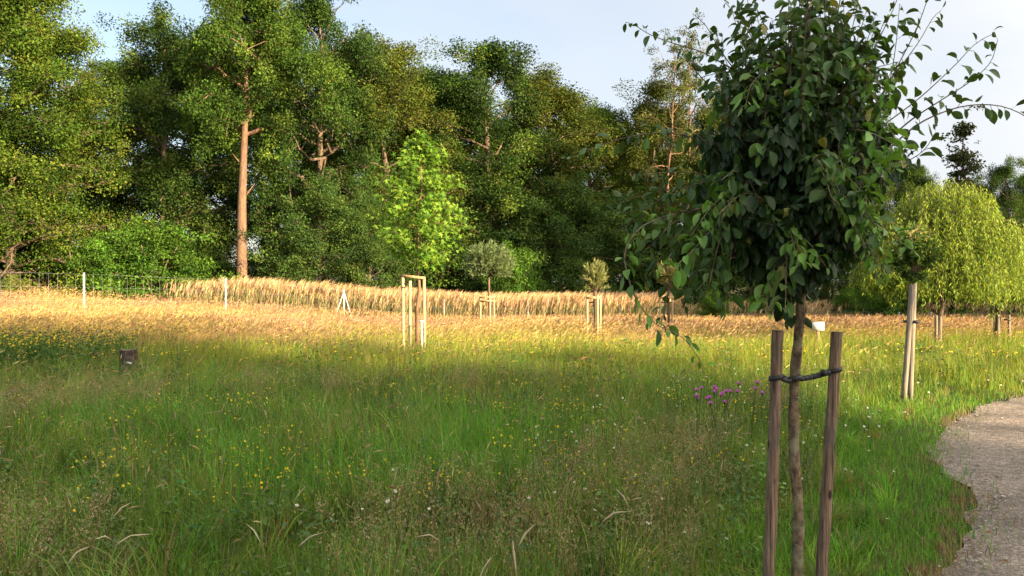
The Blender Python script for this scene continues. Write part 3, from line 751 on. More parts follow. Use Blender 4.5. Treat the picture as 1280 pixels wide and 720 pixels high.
def tree_meshes(seed, H, Rc, cb, tr, style='oak', nl=30000, ls=0.22, cols=None, wts=None, nlimb=34, flat=0.5, clump=1.1, lean=0.0,
                bot=0.55, gap=0.0, straight=False):
    """trunk-and-limb mesh and leaf mesh of one tree standing at the origin.
    H height, Rc crown radius, cb crown base height, tr trunk radius"""
    r = np.random.default_rng(seed)
    T = MB(); Lf = MB()
    top = np.array([lean * H + r.normal() * 0.03 * H, r.normal() * 0.03 * H, H * (0.93 if style != 'shrub' else 0.7)])
    k = 10
    tp = curve(np.zeros(3), top, 0, k, r, 0.008 if not straight else 0.002)
    tp[:, :2] = tp[:, :2] * np.linspace(0, 1, k)[:, None] ** 0.5 if False else tp[:, :2]
    hz = np.linspace(0, 1, k)
    if style == 'shrub':
        for q in range(7):
            a = q * 0.9 + r.random(); e = np.array([math.cos(a) * Rc * 0.6, math.sin(a) * Rc * 0.6, H * (0.6 + 0.3 * r.random())])
            T.tube(curve(np.array([math.cos(a) * 0.2, math.sin(a) * 0.2, 0]), e, 0.15, 6, r, 0.02), np.linspace(tr, tr * 0.3, 6), 5)
    else:
        T.tube(tp, tr * (1 - 0.82 * hz ** 1.1) * (1 + 0.35 * np.exp(-hz * 28)), 10, wob=0.03, seed=seed)
    if straight:
        for (f, a, L) in ((0.36, 0.3, 1.1), (0.47, 2.9, 0.8), (0.30, 4.4, 0.35)):
            c = np.array([np.interp(f, hz, tp[:, j]) for j in range(3)]); d = np.array([math.cos(a), math.sin(a) * 0.5 - 0.3, 0.75])
            T.tube(np.array([c, c + d * L * 0.4, c + d * L + [0, 0, 0.15]]), [tr * 0.26, tr * 0.16, tr * 0.05], 6)
    def prof(t):
        if style == 'cone': return Rc * (1.02 - t) ** 0.8
        if style == 'ash': return Rc * np.sin(math.pi * np.clip(0.15 + 0.8 * t, 0, 1)) ** 0.8
        return Rc * np.clip(np.sin(math.pi * np.clip(bot * 0.5 + (1 - bot * 0.5) * t * 0.985, 0, 1)), 0.02, 1) ** 0.62
    cents = []; dirs = []
    for i in range(nlimb):
        t = ((i + 0.5) / nlimb) ** 0.9
        z0 = cb + (H - cb) * t
        az = i * 2.39996 + r.normal() * 0.35
        rr = prof(t) * (0.72 + 0.36 * r.random())
        rise = rr * (0.10 + 0.45 * t + 0.1 * r.normal()) * (0.5 if style == 'beech' else 1.0)
        zs = max(z0 - rise, cb * 0.8 if style != 'shrub' else 0.1)
        f = np.clip(zs / H / 0.93, 0, 0.985)
        a = np.array([np.interp(f, hz, tp[:, j]) for j in range(3)])
        if style == 'shrub': a = np.array([0.15 * math.cos(az), 0.15 * math.sin(az), max(zs * 0.5, 0.05)])
        e = np.array([a[0] * 0.6 + math.cos(az) * rr, a[1] * 0.6 + math.sin(az) * rr, min(z0 + r.normal() * 0.04 * H, H)])
        kk = 7
        P = curve(a, e, 0.10 if style != 'beech' else 0.05, kk, r, 0.035 if style == 'oak' else 0.02)
        lr = max(tr * 0.42 * (1 - 0.75 * t), 0.02)
        T.tube(P, np.linspace(lr, lr * 0.22, kk), 6, cap=False)
        Ln = np.linalg.norm(e - a)
        nsub = (6 if Ln > 2 else 4) + (2 if style == 'beech' else 0)
        for q in range(nsub):
            s0_ = 0.38 if style != 'beech' else 0.15
            s = s0_ + (0.98 - s0_) * (q + r.random()) / nsub
            p = np.array([np.interp(s, np.linspace(0, 1, kk), P[:, j]) for j in range(3)])
            dd = norm(e - a) * 0.7 + r.normal(size=3) * np.array([0.75, 0.75, 0.85 if style != 'beech' else 0.5])
            Ls = (0.16 + 0.22 * r.random()) * max(Ln, 1.5)
            e2 = p + norm(dd) * Ls
            P2 = curve(p, e2, 0.08, 4, r, 0.05)
            T.tube(P2, np.linspace(lr * 0.35, lr * 0.1, 4), 4, cap=False)
            cents.append(P2[-1]); dirs.append(norm(dd))
            if r.random() < 0.75: cents.append(P2[2]); dirs.append(norm(dd))
            if r.random() < 0.5: cents.append(P2[-1] + r.normal(size=3) * [0.7, 0.7, 0.5] + [0, 0, -0.8 * clump * r.random()]); dirs.append(norm(dd))
        cents.append(e); dirs.append(norm(e - a))
    cents = np.array(cents)
    cents[:, 2] = np.maximum(cents[:, 2], 0.3 + cb * 0.5)
    if gap > 0:
        keep = r.random(len(cents)) > gap; cents = cents[keep]
    nc = len(cents)
    cr = clump * (0.36 + 0.75 * r.random(nc) ** 1.3)
    wt = cr ** 2; ni = np.maximum(6, (nl * wt / wt.sum())).astype(int)
    idx = np.repeat(np.arange(nc), ni); n = len(idx)
    g = norm(r.normal(size=(n, 3))) * (r.random((n, 1)) ** 0.45)
    off = g * cr[idx][:, None] * np.array([1, 1, flat])
    P = cents[idx] + off
    P[:, 2] = np.maximum(P[:, 2], 0.05)
    nrm = norm(off * 0.8 / (np.linalg.norm(off, axis=1, keepdims=True) + 1e-6) + np.array([0, -0.12, 0.45]) + r.normal(size=(n, 3)) * 0.6)
    d = norm(off / (cr[idx][:, None] + 1e-6) + r.normal(size=(n, 3)) * 0.7 + np.array([0, 0, -0.25]))
    cols = np.asarray(cols); wts = np.asarray(wts, float) / np.sum(wts)
    ccol = cols[r.choice(len(cols), nc, p=wts)] * (1 + 0.32 * r.normal(size=(nc, 1))).clip(0.45, 1.7)
    col = ccol[idx] * (1 + 0.17 * r.normal(size=(n, 1))).clip(0.45, 1.7) * (1 + 0.08 * r.normal(size=(n, 3))).clip(0.7, 1.3)
    L = ls * (0.6 + 0.8 * r.random(n))
    leaf_faces(Lf, P, d, nrm, L, L * (0.55 + 0.25 * r.random(n)), col)
    return T.mesh('trunk', True), Lf.mesh('crown')

OAK = [(0.041, 0.081, 0.011), (0.06, 0.106, 0.013), (0.026, 0.055, 0.009), (0.082, 0.119, 0.016)]
BEECH = [(0.053, 0.095, 0.01), (0.077, 0.121, 0.013), (0.034, 0.069, 0.009), (0.107, 0.136, 0.016)]
OLIVE = [(0.06, 0.082, 0.012), (0.079, 0.099, 0.014), (0.041, 0.061, 0.01), (0.099, 0.114, 0.018)]
DARK = [(0.02, 0.044, 0.009), (0.028, 0.058, 0.01), (0.036, 0.064, 0.012)]
FRESH = [(0.065, 0.135, 0.014), (0.085, 0.155, 0.018), (0.045, 0.1, 0.012)]

def place_tree(name, meshes, loc, label, group, rz=0.0, sc=(1, 1, 1), bark='forest_bark', leaf='leaf', cat='tree'):
    o = thing(name, loc, label, cat, group, rz); o.scale = sc
    link('trunk', meshes[0], M[bark], o); link('crown', meshes[1], M[leaf], o)
    return o

def build_forest():
    G = 'trees of the forest edge'
    T = {}
    T['oakA'] = tree_meshes(101, 22, 6.2, 7.0, 0.42, 'oak', 78000, 0.165, OAK, [3, 3, 2, 2], 40, 0.9, 1.1)
    T['oakC'] = tree_meshes(112, 22, 5.4, 11.5, 0.45, 'oak', 76000, 0.165, OAK, [3, 3, 2, 2], 36, 0.9, 1.05, lean=0.06, straight=True)
    T['oakB'] = tree_meshes(102, 22, 6.8, 4.5, 0.45, 'oak', 80000, 0.165, OAK + DARK, [2, 1, 3, 1, 2, 2, 2], 44, 0.9, 1.15)
    T['beech'] = tree_meshes(103, 22, 7.0, 0.8, 0.33, 'beech', 150000, 0.16, BEECH, [3, 3, 2, 2], 96, 0.75, 1.2, bot=0.9)
    T['hornbeam'] = tree_meshes(104, 20, 5.2, 1.4, 0.35, 'oak', 84000, 0.155, [*DARK, (0.08, 0.12, 0.02)], [2, 3, 2, 3], 50, 0.85, 1.05, bot=0.7)
    T['olive'] = tree_meshes(105, 20, 4.6, 2.5, 0.3, 'oak', 74000, 0.145, OLIVE, [3, 3, 2, 2], 46, 0.95, 0.95, bot=0.6)
    T['ash'] = tree_meshes(106, 20, 4.5, 9.0, 0.26, 'ash', 15000, 0.14, OLIVE, [2, 3, 1, 3], 26, 0.5, 0.8, gap=0.25)
    T['birch'] = tree_meshes(107, 20, 2.4, 9.0, 0.17, 'ash', 8500, 0.13, [(0.07, 0.09, 0.03), (0.10, 0.11, 0.03)], [1, 1], 26, 0.6, 0.6, gap=0.35)
    T['dense'] = tree_meshes(120, 22, 7.0, 0.8, 0.45, 'oak', 60000, 0.34, OAK, [1, 1, 1, 1], 70, 0.9, 1.4, bot=0.95)
    T['shrub'] = tree_meshes(108, 4.0, 2.8, 0.3, 0.07, 'shrub', 26000, 0.13, FRESH, [2, 2, 2], 30, 0.5, 0.8, bot=0.9)
    T['shrubD'] = tree_meshes(109, 5.0, 3.0, 0.3, 0.07, 'shrub', 28000, 0.14, DARK + OAK[:2], [2, 2, 2, 1, 1], 30, 0.45, 0.9, bot=0.9)
    T['yew'] = tree_meshes(110, 9, 3.6, 0.4, 0.14, 'oak', 44000, 0.125, [(0.055, 0.10, 0.02), (0.075, 0.12, 0.022), (0.04, 0.08, 0.018)], [2, 2, 2], 44, 0.6, 0.8, bot=0.9)
    T['larch'] = tree_meshes(111, 14, 2.2, 1.5, 0.2, 'cone', 9000, 0.2, [(0.09, 0.10, 0.03), (0.06, 0.075, 0.025)], [1, 1], 44, 0.35, 0.6)
    # name, mesh, px, Y, top py, width factor, label
    spec = [
        ('beech_tree', 'beech', 18, 43, -45, 1.0, 'broad layered yellow green beech filling the left edge down to the ground', 0.3),
        ('ash_tree', 'ash', 112, 50, 92, 0.85, 'thin feathery crowned ash showing sky between the left beech and the hornbeam', 0.0),
        ('hornbeam_tree', 'hornbeam', 205, 50, 20, 1.0, 'dense dark hornbeam right of the feathery ash', 1.0),
        ('oak_tree', 'oakC', 300, 44, -26, 0.85, 'tall oak with a bare sunlit tan trunk standing clear at the forest edge', 0.0),
        ('oak_tree', 'oakB', 405, 50, -12, 0.80, 'tall oak with crooked reddish limbs right of the bare tan trunk', 0.7),
        ('olive_tree', 'olive', 487, 54, 55, 1.2, 'slender golden olive crowned tree right of the two tall oaks', 1.4),
        ('oak_tree', 'oakB', 605, 60, 66, 1.12, 'dark round topped oak standing alone against the sky in the middle', 3.6),
        ('olive_tree', 'olive', 688, 63, 96, 1.3, 'olive crowned tree just right of the dark round topped oak', 3.0),
        ('oak_tree', 'oakA', 745, 68, 125, 1.0, 'lower dark oak at the notch of the skyline left of the birches', 4.4),
        ('olive_tree', 'olive', 812, 66, 112, 1.15, 'bushy olive tree below the thin birch tops', 5.1),
        ('oak_tree', 'oakA', 540, 62, 84, 0.9, 'oak filling the dip between the golden olive tree and the round topped oak', 1.2),
        ('birch_tree', 'birch', 832, 63, 50, 0.9, 'left one of two thin birches with bare sunlit trunks', 0.4),
        ('birch_tree', 'birch', 857, 64, 24, 0.8, 'right one of two thin birches with bare sunlit trunks', 2.4),
        ('olive_tree', 'olive', 905, 68, 118, 1.1, 'olive tree partly hidden by the left side of the near young tree', 0.9),
        ('oak_tree', 'oakB', 985, 72, 130, 0.8, 'oak showing only through gaps in the near young tree crown', 1.9),
        ('oak_tree', 'oakA', 1075, 76, 150, 0.8, 'oak behind the weeping willow at the right of the near tree', 2.9),
        ('larch_tree', 'larch', 1199, 55, 160, 1.0, 'narrow pointed conifer rising above the weeping willows', 0.5),
        ('oak_tree', 'oakB', 1262, 74, 205, 0.8, 'dark oak at the right edge above the willows', 0.2),
        ('olive_tree', 'olive', 1330, 78, 190, 1.2, 'olive brown tree cut by the right edge of the picture', 4.0),
        ('hornbeam_tree', 'hornbeam', 1150, 82, 215, 0.9, 'dark tree low behind the pointed conifer', 2.2),
        ('beech_tree', 'beech', -130, 46, -30, 0.9, 'beech mostly outside the left edge of the picture', 2.0),
    ]
    Hs = dict(dense=22, oakC=22, oakA=22, oakB=22, beech=22, hornbeam=20, olive=20, ash=20, birch=20, larch=14)
    for (nm, key, px, Y, ty, wf, lab, rz) in spec:
        g = gnd(px, Y); z1 = EYE + (HOR - ty) / F * Y; s = (z1 - g[2]) / Hs[key]
        place_tree(nm, T[key], g, lab, G, rz, (s * wf, s * wf, s), bark='tan_bark' if (nm == 'birch_tree' or px == 300) else 'forest_bark')
    # second row that closes the wood behind
    back = [(-40, 62, 'hornbeam', 30), (70, 60, 'oakB', 150), (160, 64, 'oakA', 70), (255, 63, 'oakB', 60), (345, 64, 'hornbeam', 45), (440, 66, 'oakA', 60), (520, 70, 'hornbeam', 110),
            (570, 74, 'oakB', 120), (650, 76, 'hornbeam', 130), (715, 80, 'oakB', 140), (780, 82, 'hornbeam', 160), (850, 84, 'oakA', 150), (940, 86, 'hornbeam', 160), (1030, 88, 'oakB', 170), (1120, 84, 'oakB', 205), (1222, 86, 'hornbeam', 222), (1300, 84, 'oakA', 212)]
    where = ['behind the left beech', 'behind the feathery ash', 'behind the hornbeam, left half', 'behind the hornbeam, right half', 'behind the bare tan trunk', 'behind the oak with crooked limbs',
             'behind the golden olive tree', 'behind the round topped oak, left half', 'behind the round topped oak, right half', 'behind the skyline notch', 'behind the bushy olive tree',
             'behind the two birches', 'behind the near tree, left half', 'behind the near tree, right half', 'behind the large willow', 'right of the pointed conifer', 'at the far right edge']
    for (px, Y, key, ty), w in zip(back, where):
        g = gnd(px, Y); z1 = EYE + (HOR - ty) / F * Y; s = (z1 - g[2]) / Hs[key]
        place_tree('woodland_tree', T[key], g, 'shaded tree of the back row ' + w, 'trees of the back row', px * 0.7, (s, s, s))
    # understory
    sh = [(62, 46, 'shrubD', 296, 1.1, 'dark leafy bush under the left beech behind the wire fence', 'bush'), (-25, 45, 'shrubD', 290, 1.1, 'dark leafy bush cut by the left edge of the picture', 'bush'),
          (190, 43, 'shrub', 282, 1.0, 'fresh green rounded bush in front of the hornbeam', 'bush'),
          (128, 42, 'shrub', 300, 0.8, 'fresh green bush at the foot of the left beech', 'bush'),
          (262, 49, 'shrubD', 300, 0.7, 'dark bush just left of the bare tan trunk', 'bush'),
          (350, 49, 'shrubD', 290, 0.8, 'dark bush just right of the bare tan trunk', 'bush'),
          (400, 45, 'yew', 225, 1.0, 'feathery mid green small tree below the crooked oak', 'small tree'),
          (462, 46, 'yew', 250, 0.9, 'feathery mid green small tree left of the bright young tree', 'small tree'),
          (545, 52, 'shrubD', 290, 1.0, 'dark bush behind the bright young tree', 'bush'),
          (640, 50, 'shrub', 312, 0.75, 'green bush behind the ball shaped willow', 'bush'),
          (700, 56, 'yew', 230, 1.2, 'dark small tree behind the reeds in the middle', 'small tree'),
          (780, 58, 'yew', 250, 1.2, 'dark small tree behind the sparse silvery willow', 'small tree'),
          (590, 58, 'yew', 215, 1.2, 'dark small tree under the round topped oak', 'small tree'),
          (850, 58, 'shrubD', 290, 1.1, 'dark bush behind the drooping leafy shoot', 'bush'),
          (892, 42, 'shrub', 364, 0.55, 'bright green bush at the end of the reeds left of the near trunk', 'bush'),
          (945, 46, 'shrub', 372, 0.7, 'bright low bush directly left of the near trunk', 'bush'),
          (1065, 45, 'shrub', 362, 0.8, 'bright hedge bush right of the white notice board', 'bush'),
          (1115, 44, 'shrub', 350, 0.9, 'bright hedge bush behind the second young tree', 'bush'),
          (1180, 46, 'shrubD', 345, 1.0, 'hedge bush behind the large weeping willow', 'bush'),
          (1235, 46, 'shrubD', 350, 1.0, 'hedge bush between the two willow trunks', 'bush'),
          (1290, 46, 'shrubD', 345, 1.0, 'hedge bush at the right edge of the picture', 'bush'),
          (940, 60, 'yew', 270, 1.3, 'dark small tree behind the near tree crown, left half', 'small tree'),
          (1040, 62, 'yew', 280, 1.3, 'dark small tree behind the near tree crown, right half', 'small tree'),
          (1130, 60, 'yew', 300, 1.3, 'dark small tree behind the large willow crown', 'small tree'),
          (1240, 62, 'yew', 290, 1.3, 'dark small tree behind the small willow crown', 'small tree')]
    Hb = dict(shrub=4.0, shrubD=5.0, yew=9.0)
    for (px, Y, key, ty, wf, lab, cat) in sh:
        g = gnd(px, Y); z1 = EYE + (HOR - ty) / F * Y; s = (z1 - g[2]) / Hb[key]
        w = max(s, 0.55) * wf
        place_tree('bush' if cat == 'bush' else 'small_evergreen_tree', T[key], g, lab, 'bushes and small trees below the forest', px * 1.3, (w, w, s), cat=cat)
    # trees behind and to the right of the camera: their shade lies over the near meadow
    def along(t, sd): return (4 + 0.766 * t + 0.643 * sd, 10 - 0.643 * t + 0.766 * sd)
    sh = [(*along(24, -6.9), 'dense', 13, 1.25), (*along(30, -8.4), 'dense', 23, 1.0), (*along(43, -9.0), 'dense', 25, 1.05), (*along(40, -20), 'hornbeam', 24, 1.3), (*along(58, -9.5), 'oakB', 27, 1.0), (*along(60, -21), 'beech', 26, 1.1),
          (*along(74, -9.5), 'beech', 27, 1.05), (*along(22, -16), 'hornbeam', 17, 1.2)]
    for i, (x, y, key, H, wf) in enumerate(sh):
        s = H / Hs[key]
        place_tree('roadside_tree', T[key], (x, y, 0), 'large tree behind the photographer that shades the near meadow', 'trees behind the photographer', i * 1.1, (s * wf, s * wf, s))
    sh = [(48, 22, 'beech', 27, 1.0), (56, 12.5, 'hornbeam', 27, 1.2), (51, 25, 'beech', 26, 1.0), (61, 18, 'oakB', 27, 1.0), (62, 29, 'beech', 28, 1.0), (56, 37, 'hornbeam', 26, 1.1)]
    for i, (x, y, key, H, wf) in enumerate(sh):
        s = H / Hs[key]
        place_tree('roadside_tree', T[key], (x, y, 0), 'large tree right outside the picture that shades the middle forest', 'trees right of the picture', i * 1.7, (s * wf, s * wf, s))

# ------------------------------------------------------------------ the near young pear tree
def long_leaves(mb, P, d0, up, L, Wd, droop, col, st=6, pet=0.25):
    """ovate leaves with a folded midrib, curving down; P base of the petiole"""
    n = len(P); d = norm(d0)
    prof = np.array([0.0, 0.56, 0.90, 1.0, 0.88, 0.52, 0.0]) if st == 6 else np.array([0.0, 0.8, 1.0, 0.5, 0.0])
    st = len(prof) - 1
    g = np.array([0, 0, -1.0])
    # petiole
    pe = P + d * (L * pet)[:, None]
    sd = norm(np.cross(d, up))
    wv = 0.0011
    b = np.arange(n) * 4
    mb.add(np.stack([P - sd * wv, P + sd * wv, pe + sd * wv, pe - sd * wv], 1).reshape(-1, 3), np.stack([b, b + 1, b + 2, b + 3], 1), None, np.repeat(col * [1.3, 1.15, 0.9], 4, 0))
    p = pe; rings = []; fold = 0.25 + 0.6 * np.random.default_rng(n).random((n, 1))
    d = norm(d + g * (droop * 0.3)[:, None])
    for k in range(st + 1):
        sd = norm(np.cross(d, up)); nn = np.cross(sd, d)
        w = (Wd * 0.5 * prof[k])[:, None]
        rings.append(np.stack([p - sd * w + nn * w * fold, p, p + sd * w + nn * w * fold], 1))
        d = norm(d + g * (droop / st)[:, None])
        p = p + d * (L / st)[:, None]
    V = np.stack(rings, 1)               # n, st+1, 3, 3
    m = (st + 1) * 3
    b = (np.arange(n) * m)[:, None]
    Q = []
    for k in range(st):
        o = k * 3
        Q += [np.concatenate([b + o, b + o + 1, b + o + 4, b + o + 3], 1), np.concatenate([b + o + 1, b + o + 2, b + o + 5, b + o + 4], 1)]
    mb.add(V.reshape(-1, 3), np.concatenate(Q), None, np.repeat(col, m, 0))

def smooth_poly(P, n):
    P = np.asarray(P, float)
    t = np.concatenate([[0], np.cumsum(np.linalg.norm(np.diff(P, axis=0), axis=1))])
    q = np.linspace(0, t[-1], n); m = np.gradient(P, t, axis=0)
    out = []
    for x in q:
        i = min(max(np.searchsorted(t, x) - 1, 0), len(t) - 2); h = t[i + 1] - t[i]; u = (x - t[i]) / h
        out.append((2 * u ** 3 - 3 * u ** 2 + 1) * P[i] + (u ** 3 - 2 * u ** 2 + u) * h * m[i] + (-2 * u ** 3 + 3 * u ** 2) * P[i + 1] + (u ** 3 - u ** 2) * h * m[i + 1])
    return np.array(out), t[-1]

PEAR_Y = 3.3
def build_pear():
    r = np.random.default_rng(77)
    base = gnd(1001, PEAR_Y)
    o = thing('pear_tree', base, 'young pear tree with a dense dark leafy crown and long shoots, tied between two stakes', 'tree')
    def W(px, py, dy=0.0):
        Y = PEAR_Y + dy
        p = at(px, py, PEAR_Y); p[1] = Y
        return p - base
    T = MB(); Lf = MB()
    tp = [W(1001, 822), W(998, 720), W(999, 640), W(993, 560), W(994, 470), W(1000, 400), W(1003, 330), W(1000, 250), W(1004, 170), W(1002, 90), W(1008, -10), W(1010, -80)]
    tpp, _ = smooth_poly(tp, 40)
    rad = np.interp(np.linspace(0, 1, 40), [0, 0.08, 0.45, 0.6, 1], [0.029, 0.0245, 0.0205, 0.016, 0.004])
    rad = rad * (1 + 0.06 * np.sin(np.arange(40) * 2.1) + 0.05 * r.normal(size=40))
    T.tube(tpp, rad, 12, wob=0.03)
    for k in range(9):                                          # pruned knots on the trunk
        i = 4 + k * 2; a = r.random() * 6.28; c = tpp[i]; d = np.array([math.cos(a), math.sin(a), 0.4])
        T.tube([c, c + d * (rad[i] * 1.0), c + d * (rad[i] * 1.25)], [0.009, 0.007, 0.003], 6)
    shoots = []                      # (points, leaf spacing, size, colour type)
    def S(pts, dys, kind=0, r0=0.005, sp=0.026, size=1.0):
        P = [W(x, y, d) for (x, y), d in zip(pts, np.interp(np.linspace(0, 1, len(pts)), np.linspace(0, 1, len(dys)), dys))]
        shoots.append((P, kind, r0, sp, size))
    # left drooping shoots
    S([(1000, 300), (900, 262), (835, 270), (792, 290), (775, 318), (777, 345), (790, 380), (808, 402), (830, 412), (842, 425), (853, 444)], [0, -0.35], 1, 0.006, 0.027)
    S([(990, 260), (905, 268), (870, 297), (838, 325), (815, 338), (798, 332)], [0, -0.45], 1, 0.005, 0.026, 1.05)
    S([(985, 330), (930, 300), (880, 330), (850, 352), (842, 380), (838, 408)], [0.1, 0.2], 0, 0.005, 0.03)
    S([(1000, 230), (940, 200), (880, 172), (835, 162), (790, 166), (750, 178), (712, 192)], [0, 0.15], 0, 0.006, 0.024)
    S([(990, 250), (900, 225), (850, 235), (810, 258), (770, 262)], [0, 0.2], 0, 0.004, 0.03)
    S([(1000, 180), (940, 150), (895, 122), (868, 98), (848, 78), (833, 68)], [0, -0.1], 0, 0.0045, 0.034)
    S([(1000, 140), (950, 105), (905, 76), (880, 60), (845, 47), (815, 33), (798, 20), (788, 14)], [0, 0.15], 0, 0.005, 0.033)
    S([(970, 130), (915, 80), (898, 50), (886, 25), (872, 8)], [0, 0.1], 0, 0.004, 0.036)
    S([(975, 150), (930, 100), (925, 60), (934, 10), (938, -40)], [0, -0.15], 0, 0.004, 0.032)
    S([(985, 140), (962, 80), (953, 30), (948, -40)], [0, 0.2], 2, 0.004, 0.026)
    S([(1000, 110), (985, 50), (978, 0), (975, -60)], [0, -0.2], 2, 0.004, 0.024)
    S([(1003, 100), (1006, 30), (1012, -50)], [0, 0.1], 2, 0.004, 0.022)
    S([(1005, 130), (1030, 70), (1040, 10), (1046, -60)], [0, -0.1], 2, 0.004, 0.026)
    S([(1005, 150), (1050, 100), (1070, 40), (1078, -20)], [0, 0.2], 0, 0.004, 0.026)
    # right side
    S([(1010, 190), (1062, 130), (1095, 55), (1118, 5), (1130, -30)], [0, 0.0], 0, 0.0045, 0.034)
    S([(1010, 210), (1085, 140), (1112, 85), (1128, 45), (1142, -10)], [0, -0.15], 0, 0.0045, 0.032)
    S([(1015, 210), (1070, 165), (1120, 95), (1158, 45), (1180, 12), (1191, 4)], [0, 0.1], 0, 0.0045, 0.034)
    S([(1050, 200), (1100, 150), (1125, 95), (1140, 45), (1152, -15)], [0, 0.2], 0, 0.004, 0.034)
    S([(1010, 230), (1090, 165), (1140, 125), (1172, 92), (1195, 66), (1203, 62)], [0, -0.2], 0, 0.0045, 0.033)
    S([(1015, 240), (1085, 195), (1140, 148), (1175, 125), (1208, 103), (1230, 80), (1236, 55)], [0, -0.05], 0, 0.0055, 0.027)
    S([(1015, 250), (1090, 200), (1150, 152), (1195, 139), (1225, 143), (1250, 160), (1262, 184), (1278, 196)], [0, -0.25], 0, 0.0055, 0.03)
    S([(1015, 270), (1080, 230), (1130, 205), (1165, 185), (1185, 160)], [0, 0.1], 0, 0.005, 0.024)
    S([(1015, 290), (1070, 255), (1100, 245), (1120, 235)], [0, 0.2], 0, 0.005, 0.022)
    S([(1010, 310), (1055, 290), (1072, 320), (1078, 350)], [0, -0.2], 0, 0.004, 0.022)
    # bright shoots in front, their lit look put into the leaf colour
    S([(1000, 240), (985, 185), (990, 210), (1003, 240), (1020, 268), (1038, 295)], [-0.05, -0.45], 1, 0.004, 0.02, 1.0)
    S([(1005, 290), (1030, 265), (1045, 275), (1055, 300), (1064, 318)], [-0.1, -0.5], 1, 0.004, 0.024, 0.95)
    S([(990, 230), (945, 205), (932, 170), (928, 125), (930, 100)], [-0.1, -0.4], 1, 0.004, 0.022, 0.9)
    S([(990, 215), (960, 180), (955, 145)], [-0.1, -0.42], 1, 0.0035, 0.022, 0.9)
    S([(1030, 200), (1060, 160), (1068, 110)], [-0.1, -0.4], 1, 0.0035, 0.024, 0.9)
    S([(1020, 170), (1048, 110), (1055, 60)], [-0.1, -0.35], 1, 0.0035, 0.026, 0.85)
    # leafy upright shoots crowding the top
    for k in range(15):
        x0 = 955 + 95 * r.random(); tx = x0 + (x0 - 1002) * 0.55 + 14 * r.normal(); ty = -30 + 85 * r.random(); d = 0.3 * r.normal()
        S([(x0 * 0.6 + 401, 175), (x0, 120), ((x0 + tx) / 2 + 4 * r.normal(), (120 + ty) / 2), (tx, ty)], [d * 0.4, d], 0 if k % 3 else 2, 0.0035, 0.025, 0.95)
    # pale sprays before the dark core, coloured lighter to look lit
    for k in range(16):
        px = 925 + 150 * r.random(); py = 110 + 220 * r.random(); d = -0.34 - 0.12 * r.random(); a = r.normal(0, 1)
        S([(985 + 0.4 * (px - 985), py - 10), (px - 10 * a, py - 25), (px + 12 * a, py), (px + 22 * a, py + 32)], [-0.12, d], 1, 0.003, 0.019, 0.95)
    # leafy wing on the left
    for (ex, ey, dd, kd) in [(800, 215, 0.1, 0), (830, 250, -0.2, 0), (770, 250, 0.25, 0), (795, 320, -0.1, 0), (850, 330, 0.3, 0), (865, 365, -0.25, 0), (815, 352, 0.2, 0), (840, 300, -0.35, 1), (780, 285, 0.35, 0), (870, 240, -0.4, 0), (855, 385, 0.05, 0), (890, 392, -0.2, 0)]:
        S([(985, 230 + 0.25 * (ey - 200)), (925, 222 + 0.3 * (ey - 200)), ((925 + ex) / 2, (ey + 235) / 2 - 12), (ex, ey)], [0, dd], kd, 0.004, 0.021, 1.05)
    # main limbs
    for k in range(16):
        z = 0.50 + 0.36 * k / 16; i = int(40 * z); a = k * 2.4
        c = tpp[i]; L = 0.42 - 0.012 * k
        e = c + np.array([math.cos(a) * L * 0.85, math.sin(a) * L * 0.8, L * 0.55])
        T.tube(curve(c, e, 0.12, 7, r, 0.02), np.linspace(0.010, 0.0035, 7), 6, cap=False)
    # dense core: many short hanging spurs inside the crown volume
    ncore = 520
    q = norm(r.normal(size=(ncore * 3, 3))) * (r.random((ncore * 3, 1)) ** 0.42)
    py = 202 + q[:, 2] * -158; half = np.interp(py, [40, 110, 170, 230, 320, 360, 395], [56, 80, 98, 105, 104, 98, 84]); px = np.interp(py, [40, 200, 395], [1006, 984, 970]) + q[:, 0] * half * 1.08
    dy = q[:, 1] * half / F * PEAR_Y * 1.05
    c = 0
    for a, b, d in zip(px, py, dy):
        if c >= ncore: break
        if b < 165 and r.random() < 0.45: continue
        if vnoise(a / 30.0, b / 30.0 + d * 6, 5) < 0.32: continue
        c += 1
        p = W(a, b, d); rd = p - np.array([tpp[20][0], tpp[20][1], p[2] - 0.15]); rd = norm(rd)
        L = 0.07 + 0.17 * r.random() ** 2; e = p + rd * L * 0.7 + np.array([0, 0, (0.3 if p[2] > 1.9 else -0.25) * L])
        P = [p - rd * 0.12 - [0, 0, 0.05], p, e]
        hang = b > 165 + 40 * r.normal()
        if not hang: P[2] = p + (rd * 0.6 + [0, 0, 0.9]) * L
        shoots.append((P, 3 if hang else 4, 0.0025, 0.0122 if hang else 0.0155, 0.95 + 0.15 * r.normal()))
    # longer side shoots that break the outline all round
    for k in range(64):
        a = r.random() * 6.28; py = 100 + 235 * r.random()
        if math.cos(a) > 0.3 and py > 255: continue
        h = float(np.interp(py, [110, 230, 320, 360], [60, 88, 84, 66]))
        p = W(985 + math.cos(a) * h * 0.6, py, math.sin(a) * h * 0.6 / F * PEAR_Y)
        rd = np.array([math.cos(a), math.sin(a), (0.6 if py < 200 else -0.2) + 0.5 * r.normal()]); L = 0.20 + 0.20 * r.random()
        e = p + norm(rd) * L; mid = (p + e) / 2 + [0, 0, 0.04]
        shoots.append(([p, mid, e - [0, 0, 0.05 * r.random()]], 1 if (k % 5 == 0 and math.sin(a) < 0) else 0, 0.0035, 0.023, 1.08))
